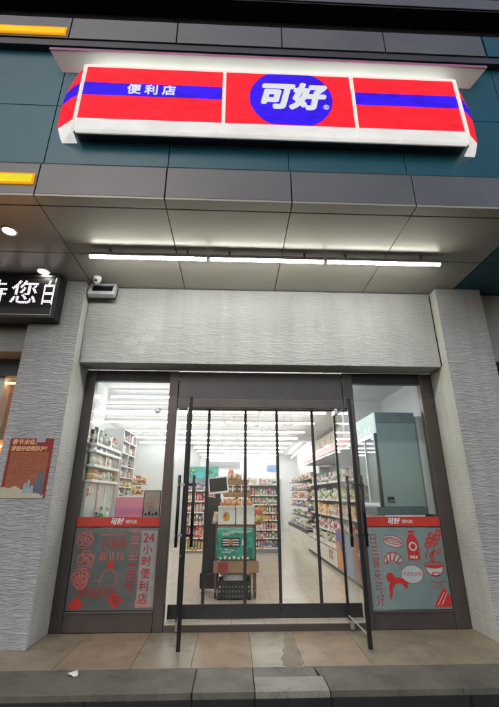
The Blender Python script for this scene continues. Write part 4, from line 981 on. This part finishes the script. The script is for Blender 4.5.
# shelves over the counter
LS = thing('wall_shelves', 'white wall shelves of bottles and cartons above the checkout', 'shelves', (-2.15, .75, 1.7))
for z in (1.76, 1.965, 2.165, 2.26):
    MB().box(-2.318, -1.95, .12, 1.40, z - .03, z, M_shelf).box(-1.95, -1.943, .12, 1.40, z - .032, z + .005, M_whitevinyl).build('shelf', LS)
MB().box(-2.318, -1.96, 1.402, 1.42, 1.2, 2.26, M_shelf).build('side_panel', LS)
MB().box(-2.318, -2.0, .12, 1.40, 1.12, 1.722, pm('pale green cabinet', (.52, .56, .50), .5)).box(-1.999, -1.99, .55, .62, 1.2, 1.72, gm('pink')).box(-1.999, -1.985, .14, .24, 1.55, 1.7, gm('red')).box(-1.999, -1.99, .9, .93, 1.2, 1.7, M_shelf).build('cabinet', LS)
for z, hm, n, kk, cc, wn in ((2.261, .25, 15, ['bottle', 'bottle', 'carton'], ['green', 'black', 'black', 'red', 'pink', 'white'], 'top'), (2.166, .085, 10, ['carton'], ['blue', 'white', 'white', 'cream'], 'second'), (1.966, .18, 13, ['carton', 'carton', 'tub'], ['orange', 'white', 'white', 'white', 'cream'], 'third'), (1.761, .16, 13, ['tub', 'pouch', 'can'], ['green', 'white', 'cream', 'orange'], 'lowest')):
    goods_row((-2.03, .16), (-2.03, 1.37), z, hm, n, kk, cc, '%s checkout wall shelf' % wn, 'goods on the checkout wall shelves', -PI / 2, start='the window')
# pigeonhole cabinet
PG = thing('pigeonhole_rack', 'white pigeonhole rack of small packs beyond the checkout shelves', 'rack', (-2.1, 2.0, 1.1))
py = [1.50, 1.95, 2.42]; pz = [1.18, 1.36, 1.54, 1.70, 1.86, 2.05, 2.27, 2.48]
MB().box(-2.318, -2.30, 1.5, 2.43, .9, 2.68, M_shelf).build('back_panel', PG)
for z in pz + [2.68]: MB().box(-2.299, -1.95, 1.5, 2.43, z - .016, z, M_shelf).build('shelf', PG)
for y in py: MB().box(-2.299, -1.952, y - .008, y + .008, .9, 2.66, M_shelf).build('divider', PG)
for i, z in enumerate(pz):
    hm = ((pz + [2.68])[i + 1] - z) - .05
    goods_row((-2.03, 1.52), (-2.03, 2.41), z + .001, hm, 8, ['carton', 'pouch', 'bottle'] if i > 3 else ['tub', 'carton'], [['cream', 'yellow', 'brown'], ['white', 'cream', 'brown'], ['white', 'green', 'black'], ['yellow', 'orange', 'white'], ['white', 'red', 'pink'], ['white', 'red', 'black'], ['white', 'cream', 'red'], ['white', 'red', 'pink', 'cream']][i], '%s pigeonhole row' % (shn + ['eighth'])[i], 'goods in the pigeonhole rack', -PI / 2, start='the window')
BK = thing('bread_rack', 'yellow lit bread rack beyond the pigeonholes', 'rack', (-2.1, 3.0, 1.1))
MB().box(-2.318, -2.30, 2.5, 3.9, .9, 2.05, pm('warm board', (.5, .36, .2), .5)).build('back_panel', BK)  # yellow light put into the board colour, no lamp here
for z in (1.35, 1.58, 1.80): MB().box(-2.299, -1.95, 2.5, 3.9, z - .016, z, pm('warm shelf', (.45, .30, .16), .5)).build('shelf', BK)  # shelf colour carries the same yellow light
for i, z in enumerate((1.35, 1.58, 1.80)): goods_row((-2.05, 2.55), (-2.05, 3.85), z + .001, .16, 8, ['pouch', 'tub'], ['orange', 'yellow', 'cream', 'brown'], '%s bread rack shelf' % shn[i], 'goods on the bread rack', -PI / 2, start='the window')
# small things at the window end: cup with a spout bottle and dark plush
for nm, x, h, r, m, lab, cat in (('pump_bottle', -1.93, .30, .04, gm('green'), 'pale green pump bottle on the checkout counter by the window edge', 'bottle'), ('black_jar', -2.0, .22, .05, M_black, 'black jar on the checkout counter by the window edge', 'jar'), ('white_canister', -1.84, .30, .035, M_shelf, 'white canister on the counter beside the pump bottle', 'canister')):
    tag(MB().lathe([(r * .9, 0), (r, .01), (r, h * .6), (r * .8, h * .7), (r * .35, h * .75), (r * .35, h * .9), (r * .6, h * .91), (r * .6, h)], (x, .62, 1.101), m, 16).build(nm, None, (x, .62, 1.101)), lab, cat)

# ------------------------------------------------------------------ delivery stack in the doorway
CT = thing('platform_trolley', 'brown upright trolley frame holding the green pack and boxes', 'trolley', (.05, 1.4, F))
M_tr = pm('red brown trolley board', (.20, .065, .05), .5, 0, .15)
for x in (-.275, .345): MB().box(x, x + .035, 1.28, 1.68, .18, 1.09, M_tr).build('side_board', CT, bevel=.004)
MB().box(-.24, .345, 1.22, 1.68, .45, .47, M_tr).build('deck', CT)
MB().box(-.275, .38, 1.22, 1.68, 1.092, 1.115, M_tr).build('top_deck', CT)
for x in (-.255, .36):
    for y in (1.27, 1.62): MB().lathe([(.03, -.015), (.05, -.012), (.05, .012), (.03, .015)], (x, y, F + .05), M_black, 14, 'x').box(x - .02, x + .02, y - .01, y + .01, F + .06, .18, M_steel).build('castor', CT)
CRt = thing('plastic_crate', 'black perforated plastic crate on the floor under the trolley', 'crate', (.04, 1.3, F))
c = MB(); X0, X1, Y0, Y1, Z0, Z1 = -.215, .295, 1.17, 1.5, F + .004, .335
c.box(X0, X1, Y0, Y1, Z0, Z0 + .012, M_black)
for k in range(4):
    z = [Z0, .145, .205, .265][k]; hh = [.03, .03, .03, .07][k]
    c.box(X0, X1, Y0, Y0 + .014, z, z + hh, M_black).box(X0, X1, Y1 - .014, Y1, z, z + hh, M_black).box(X0, X0 + .014, Y0 + .014, Y1 - .014, z, z + hh, M_black).box(X1 - .014, X1, Y0 + .014, Y1 - .014, z, z + hh, M_black)
for k in range(11):
    x = X0 + (X1 - X0 - .02) * k / 10; c.box(x, x + .02, Y0 + .001, Y0 + .013, Z0 + .01, Z1 - .01, M_black)
for y in (1.25, 1.33, 1.41):
    for x in (X0 + .001, X1 - .013): c.box(x, x + .012, y, y + .02, Z0 + .01, Z1 - .01, M_black)
c.build('basket', CRt)
# crumpled white bag in it
bm_v = []; bm_f = []; nn, mm_ = 14, 9
for j in range(mm_):
    t = j / (mm_ - 1)
    for i in range(nn):
        a = 2 * PI * i / nn; r_ = (1 - .35 * t ** 2) * (1 + random.uniform(-.07, .07)) * (1 if t < .95 else .2)
        bm_v.append((.04 + .22 * r_ * math.cos(a), 1.335 + .13 * r_ * math.sin(a), F + .03 + .33 * t + random.uniform(-.01, .01)))
for j in range(mm_ - 1):
    for i in range(nn): bm_f.append((j * nn + i, j * nn + (i + 1) % nn, (j + 1) * nn + (i + 1) % nn, (j + 1) * nn + i))
bm_f.append(tuple((mm_ - 1) * nn + i for i in range(nn)))
tag(MB().add(bm_v, bm_f, pm('white thin plastic', (.72, .72, .70), .35, 0, .05), False).build('plastic_bag', None, (.04, 1.335, F)), 'crumpled white plastic bag inside the black crate', 'bag')
TY = thing('cardboard_tray', 'brown cardboard tray with a dark red label above the crate', 'tray', (.05, 1.18, .44))
M_cb = pm('brown cardboard', (.33, .20, .11), .7, 0, .08, 8)
t_ = MB(); t_.box(-.285, .41, 1.13, 1.145, .445, .60, M_cb).box(-.285, .41, 1.2, 1.215, .472, .60, M_cb).box(-.285, -.27, 1.145, 1.2, .472, .60, M_cb).box(.395, .41, 1.145, 1.2, .472, .60, M_cb).box(-.27, .395, 1.145, 1.2, .472, .485, M_cb); t_.build('body', TY)
MB().box(-.215, -.065, 1.127, 1.1295, .452, .592, pm('dark red label', (.30, .04, .045), .5)).build('label_print', TY)
GP = thing('green_pack', 'large teal green shrink wrapped pack standing in the trolley', 'pack', (.06, 1.3, .605))
MB().box(-.255, .352, 1.17, 1.275, .605, 1.08, pm('teal pack film', (.035, .30, .22), .22, 0, .35, 7, bump=1.0, bscale=7, bdist=.03)).build('body', GP, bevel=.045, seg=4)
m = MB(); yy = 1.1665
m.box(-.17, .12, yy, yy + .002, .80, .93, M_black)
for k in range(3): m.box(-.155, -.05, yy - .002, yy - .0005, .82 + k * .035, .835 + k * .035, M_whitevinyl).box(0, .105, yy - .002, yy - .0005, .82 + k * .035, .835 + k * .035, M_whitevinyl)
m.add([(-.025 + .035 * math.cos(q), yy - .003, .865 + .045 * math.sin(q)) for q in [2 * PI * j / 18 for j in range(18)]], [tuple(range(18))], pm('terracotta print', (.5, .17, .07), .5))
for k in range(7): m.box(-.2 + k * .07, -.16 + k * .07, yy, yy + .002, .625, .655 + .02 * (k % 2), M_whitevinyl)
m.box(.15, .22, yy, yy + .002, .82, .90, M_whitevinyl)
for z_, a_, b_ in ((.99, -.16, .02), (.965, -.16, -.05), (.76, -.12, -.06), (.745, -.03, .03), (.72, -.17, -.02)): m.box(a_, b_, yy, yy + .002, z_, z_ + .011, M_whitevinyl)
m.add([(-.1, yy, 1.035), (.02, yy, 1.0), (.2, yy, .99), (.31, yy, 1.02), (.31, yy, 1.035)], [(0, 1, 2, 3, 4)], pm('pale film highlight', (.35, .6, .54), .4)); m.add([(.2, yy, .66), (.31, yy, .64), (.31, yy, .80), (.25, yy, .78)], [(0, 1, 2, 3)], pm('dark teal print', (.015, .14, .11), .4))  # pale arc paints the highlight on the wrap's top edge
m.build('print', GP)
M_bx = pm('white fruit carton', (.78, .76, .70), .6, 0, .05)
for x0_, x1_, lab in ((-.235, .03, 'white fruit carton with a mango picture on the trolley'), (.055, .35, 'plain white fruit carton beside the mango carton on the trolley')):
    b_ = thing('fruit_carton', lab, 'carton', ((x0_ + x1_) / 2, 1.35, 1.116), 'white fruit cartons on the trolley')
    MB().box(x0_, x1_, 1.2, 1.55, 1.117, 1.385, M_bx).build('body', b_, bevel=.005)
    MB().box(x0_ - .004, x1_ + .004, 1.196, 1.554, 1.36, 1.39, M_bx).build('lid_rim', b_, bevel=.003)
    cxm = (x0_ + x1_) / 2
    if x0_ < 0:
        m = MB().add([(cxm + .055 * math.cos(q), 1.1975, 1.235 + .072 * math.sin(q)) for q in [2 * PI * j / 22 for j in range(22)]], [tuple(range(22))], pm('mango print', (.62, .36, .03), .5))
        m.add([(cxm - .02 + .022 * math.cos(q), 1.1965, 1.25 + .035 * math.sin(q)) for q in [2 * PI * j / 14 for j in range(14)]], [tuple(range(14))], pm('mango blush print', (.55, .10, .04), .5)); m.build('print', b_)
# odd packets wedged round the cartons
for i, (x, y, z, c_, c2, rz, sc, lab) in enumerate(((.40, 1.24, 1.117, 'red', 'yellow', .5, 1.15, 'red packet leaning at the aisle end of the fruit cartons'), (.44, 1.32, 1.117, 'orange', 'cream', -.4, 1.3, 'orange packet behind the red packet on the trolley'), (-.29, 1.27, 1.117, 'cream', 'white', .3, 1.0, 'cream packet between the kiosk and the mango carton'))):
    o = bpy.data.objects.new('snack_packet', goods_mesh('pouch', c_, c2)); COL.objects.link(o); o.location = (x, y, z); o.scale = (.9 * sc, 1.3, sc); o.rotation_euler = (.1, .16 * (-1) ** i, rz); tag(o, lab, 'packet', 'packets wedged round the fruit cartons')
# oranges on top and a bread basket
n_ = 0
ICO = None
for i, (x, y) in enumerate(((-.17, 1.26), (-.08, 1.25), (.01, 1.27), (.10, 1.25), (.19, 1.26), (.28, 1.27), (-.12, 1.35), (-.02, 1.36), (.08, 1.34), (.18, 1.36), (.26, 1.35))):
    if ICO is None:
        o = MB().lathe([(.004, -.038), (.02, -.034), (.034, -.02), (.04, 0), (.034, .02), (.02, .034), (.005, .037)], (0, 0, 0), pm('ripe fruit skin', (.68, .33, .13), .4, 0, .2, 20, bump=.2, bscale=120), 14).build('peach'); ICO = o
    else:
        o = ICO.copy(); COL.objects.link(o)
    z = 1.43 if i < 6 else 1.47
    o.location = (x, y, z); o.scale = (random.uniform(.9, 1.1),) * 3
    tag(o, 'ripe orange peach heaped on the white cartons', 'peach', 'peaches heaped on the white cartons')
BA = thing('bread_basket', 'tiered wicker bread stand behind the trolley', 'display stand', (.08, 3.0, F))
M_wick = pm('wicker', (.36, .20, .09), .7, 0, .2, 30, bump=.5, bscale=60)
for z, w in ((.9, .34), (1.27, .30), (1.52, .27), (1.76, .22)):
    MB().prism([(.08 - w, z), (.08 + w, z), (.08 + w + .03, z + .1), (.08 - w - .03, z + .1)], 2.85, 3.25, M_wick, 'y').build('basket', BA)
MB().box(.05, .11, 3.26, 3.32, F, 2.0, M_wick).box(-.2, .36, 3.0, 3.3, F, .12, M_wick).box(-.24, .40, 2.9, 3.24, .12, .89, M_wick).build('post', BA)
k_ = 0
for z, w, n in ((1.37, .30, 6), (1.62, .27, 6), (1.86, .22, 4)):
    for i in range(n):
        x = .08 - w + 2 * w * (i + .5) / n; c_ = ('cream', 'orange', 'brown', 'yellow')[(i * 3 + k_) % 4]; k_ += 1
        o = bpy.data.objects.new('bread_packet', goods_mesh('pouch', c_, 'cream')); COL.objects.link(o); o.location = (x, 2.93, z + .002); o.scale = (.7, 1.2, .65)
        tag(o, '%s bread packet, %s along the %s tier of the wicker stand' % (c_, ordn[i], {1.37: 'lowest', 1.62: 'middle', 1.86: 'topmost'}[z]), 'packet', 'bread packets on the wicker stand')
OF = thing('tea_tin', 'orange tin standing on the wicker bread stand', 'tin', (0, 3.1, 1.87)); MB().lathe([(.06, 0), (.065, .01), (.065, .14), (.05, .17), (.05, .2), (.03, .215)], (-.05, 3.15, 1.865), pm('orange tin paint', (.6, .17, .08), .4), 16).build('body', OF)
# kiosk
KS = thing('kiosk', 'black self service kiosk with a tilted white framed screen', 'kiosk', (-.36, 1.7, F))
MB().prism([(-.50, F + .29), (-.27, F + .29), (-.24, 1.1), (-.2, 1.5), (-.47, 1.55), (-.475, 1.0)], 1.62, 1.86, pm('black kiosk shell', (.018, .018, .02), .35, 0, .1), 'y').build('body', KS, bevel=.02)
MB().box(-.52, -.22, 1.56, 1.9, F + .07, F + .30, M_black).build('base', KS, bevel=.02)
for x in (-.49, -.25): MB().lathe([(.02, -.015), (.04, -.01), (.04, .01), (.02, .015)], (x, 1.6, F + .042), M_shelf, 14, 'x').build('castor', KS)
xf = Matrix.Translation((-.26, 1.6, 1.72)) @ Matrix.Rotation(math.radians(7), 4, 'Y') @ Matrix.Rotation(math.radians(14), 4, 'X') @ Matrix.Translation((.26, -1.6, -1.72))
xf = Matrix.Translation((-.26, 1.6, 1.72)) @ Matrix.Rotation(math.radians(-6), 4, 'Y') @ Matrix.Rotation(math.radians(-12), 4, 'X') @ Matrix.Translation((.26, -1.6, -1.72))
MB().box(-.43, -.09, 1.58, 1.615, 1.58, 1.86, M_whiteg).build('screen_frame', KS, bevel=.006, xf=xf)
MB().box(-.412, -.108, 1.576, 1.579, 1.615, 1.842, pm('black glass screen', (.012, .012, .015), .25, spec=.15)).build('screen', KS, xf=xf)
MB().box(-.3, -.22, 1.615, 1.75, 1.5, 1.62, M_black).build('neck', KS)

# ceiling fittings
for (x, y, lab) in ((-.10, 3.3, 'white ring fitting hanging from the ceiling above the kiosk'), (1.25, 3.5, 'white ring fitting hanging from the ceiling on the freezer side')):
    t = thing('ring_fitting', lab, 'ceiling fitting', (x, y, 3.1), 'ring fittings on the shop ceiling')
    pts = [(x + .13 * math.cos(2 * PI * k / 24), y + .13 * math.sin(2 * PI * k / 24), 3.12) for k in range(25)]
    MB().tube(pts, .011, M_whiteg, 8, False).build('ring', t); MB().tube([(x + .13, y, 3.12), (x + .05, y, H - .002)], .005, M_shelfgrey, 6).tube([(x - .13, y, 3.12), (x - .05, y, H - .002)], .005, M_shelfgrey, 6).build('hanger', t)
for (x, y, lab) in ((.55, 3.4, 'white spot camera under the ceiling in the middle of the shop'), (-1.45, 1.9, 'grey spot camera under the ceiling near the checkout window')):
    t = thing('spot_camera', lab, 'camera', (x, y, 3.0), 'spot cameras under the shop ceiling')
    MB().tube([(x, y, H - .002), (x, y, 3.14)], .012, M_shelf, 8).build('stem', t); MB().tube([(x, y + .07, 3.11), (x - .03, y - .09, 3.07)], .045, M_shelf if x > 0 else M_shelfgrey, 14).build('body', t)

# litter on the step
v = []
for k in range(9):
    a = 2 * PI * k / 9; v.append((-1.43 + .06 * math.cos(a) * random.uniform(.5, 1.1), -1.17 + .05 * math.sin(a) * random.uniform(.5, 1.1), .006 + random.uniform(0, .025)))
v.append((-1.43, -1.17, .035))
tag(MB().add(v, [(k, (k + 1) % 9, 9) for k in range(9)], pm('scrap paper', (.7, .7, .68), .7), False).build('paper_scrap', None, (-1.43, -1.17, 0)), 'small crumpled white paper scrap on the granite step', 'litter')

# ------------------------------------------------------------------ world, sun, camera
w = bpy.data.worlds.new('World'); SC.world = w; w.use_nodes = True
N, L = w.node_tree.nodes, w.node_tree.links
sk = N.new('ShaderNodeTexSky'); sk.sky_type = 'NISHITA'; sk.sun_disc = False; sk.sun_elevation = math.radians(38.0); sk.sun_rotation = math.radians(200); sk.altitude = 20; sk.dust_density = 2
bg = N['Background']; bg.inputs['Strength'].default_value = .085
L.new(sk.outputs['Color'], bg.inputs['Color'])
sd = bpy.data.lights.new('sun', 'SUN'); sd.energy = .02; sd.angle = math.radians(20); sd.color = (1, .95, .88)
so = bpy.data.objects.new('sun', sd); COL.objects.link(so); so.rotation_euler = (math.radians(60), 0, math.radians(-20)); so['kind'] = 'helper'
cam = bpy.data.cameras.new('camera'); co = bpy.data.objects.new('camera', cam); COL.objects.link(co); SC.camera = co
cam.sensor_fit = 'VERTICAL'; cam.sensor_height = 36; cam.sensor_width = 36; cam.lens = 389.3 / 707 * 36; cam.clip_end = 500; cam.clip_start = .05
co.location = (0, -5.60, 1.55)
p_, y_, r_ = math.radians(20.08), math.radians(2.25), math.radians(.06)
fw = Vector((math.sin(y_) * math.cos(p_), math.cos(y_) * math.cos(p_), math.sin(p_)))
rt = Vector((math.cos(y_), -math.sin(y_), 0)); u = rt.cross(fw)
r2 = rt * math.cos(r_) + u * math.sin(r_); u2 = -rt * math.sin(r_) + u * math.cos(r_)
co.rotation_euler = Matrix((r2, u2, -fw)).transposed().to_euler()
SC.view_settings.view_transform = 'Standard'; SC.view_settings.look = 'None'; SC.view_settings.gamma = 1; SC.view_settings.exposure = .7; SC.view_settings.use_curve_mapping = False
SC.cycles.use_denoising = True; SC.cycles.max_bounces = 10; SC.cycles.transparent_max_bounces = 24; SC.cycles.diffuse_bounces = 4; SC.cycles.sample_clamp_indirect = 6
SC.cycles.caustics_reflective = False; SC.cycles.caustics_refractive = False
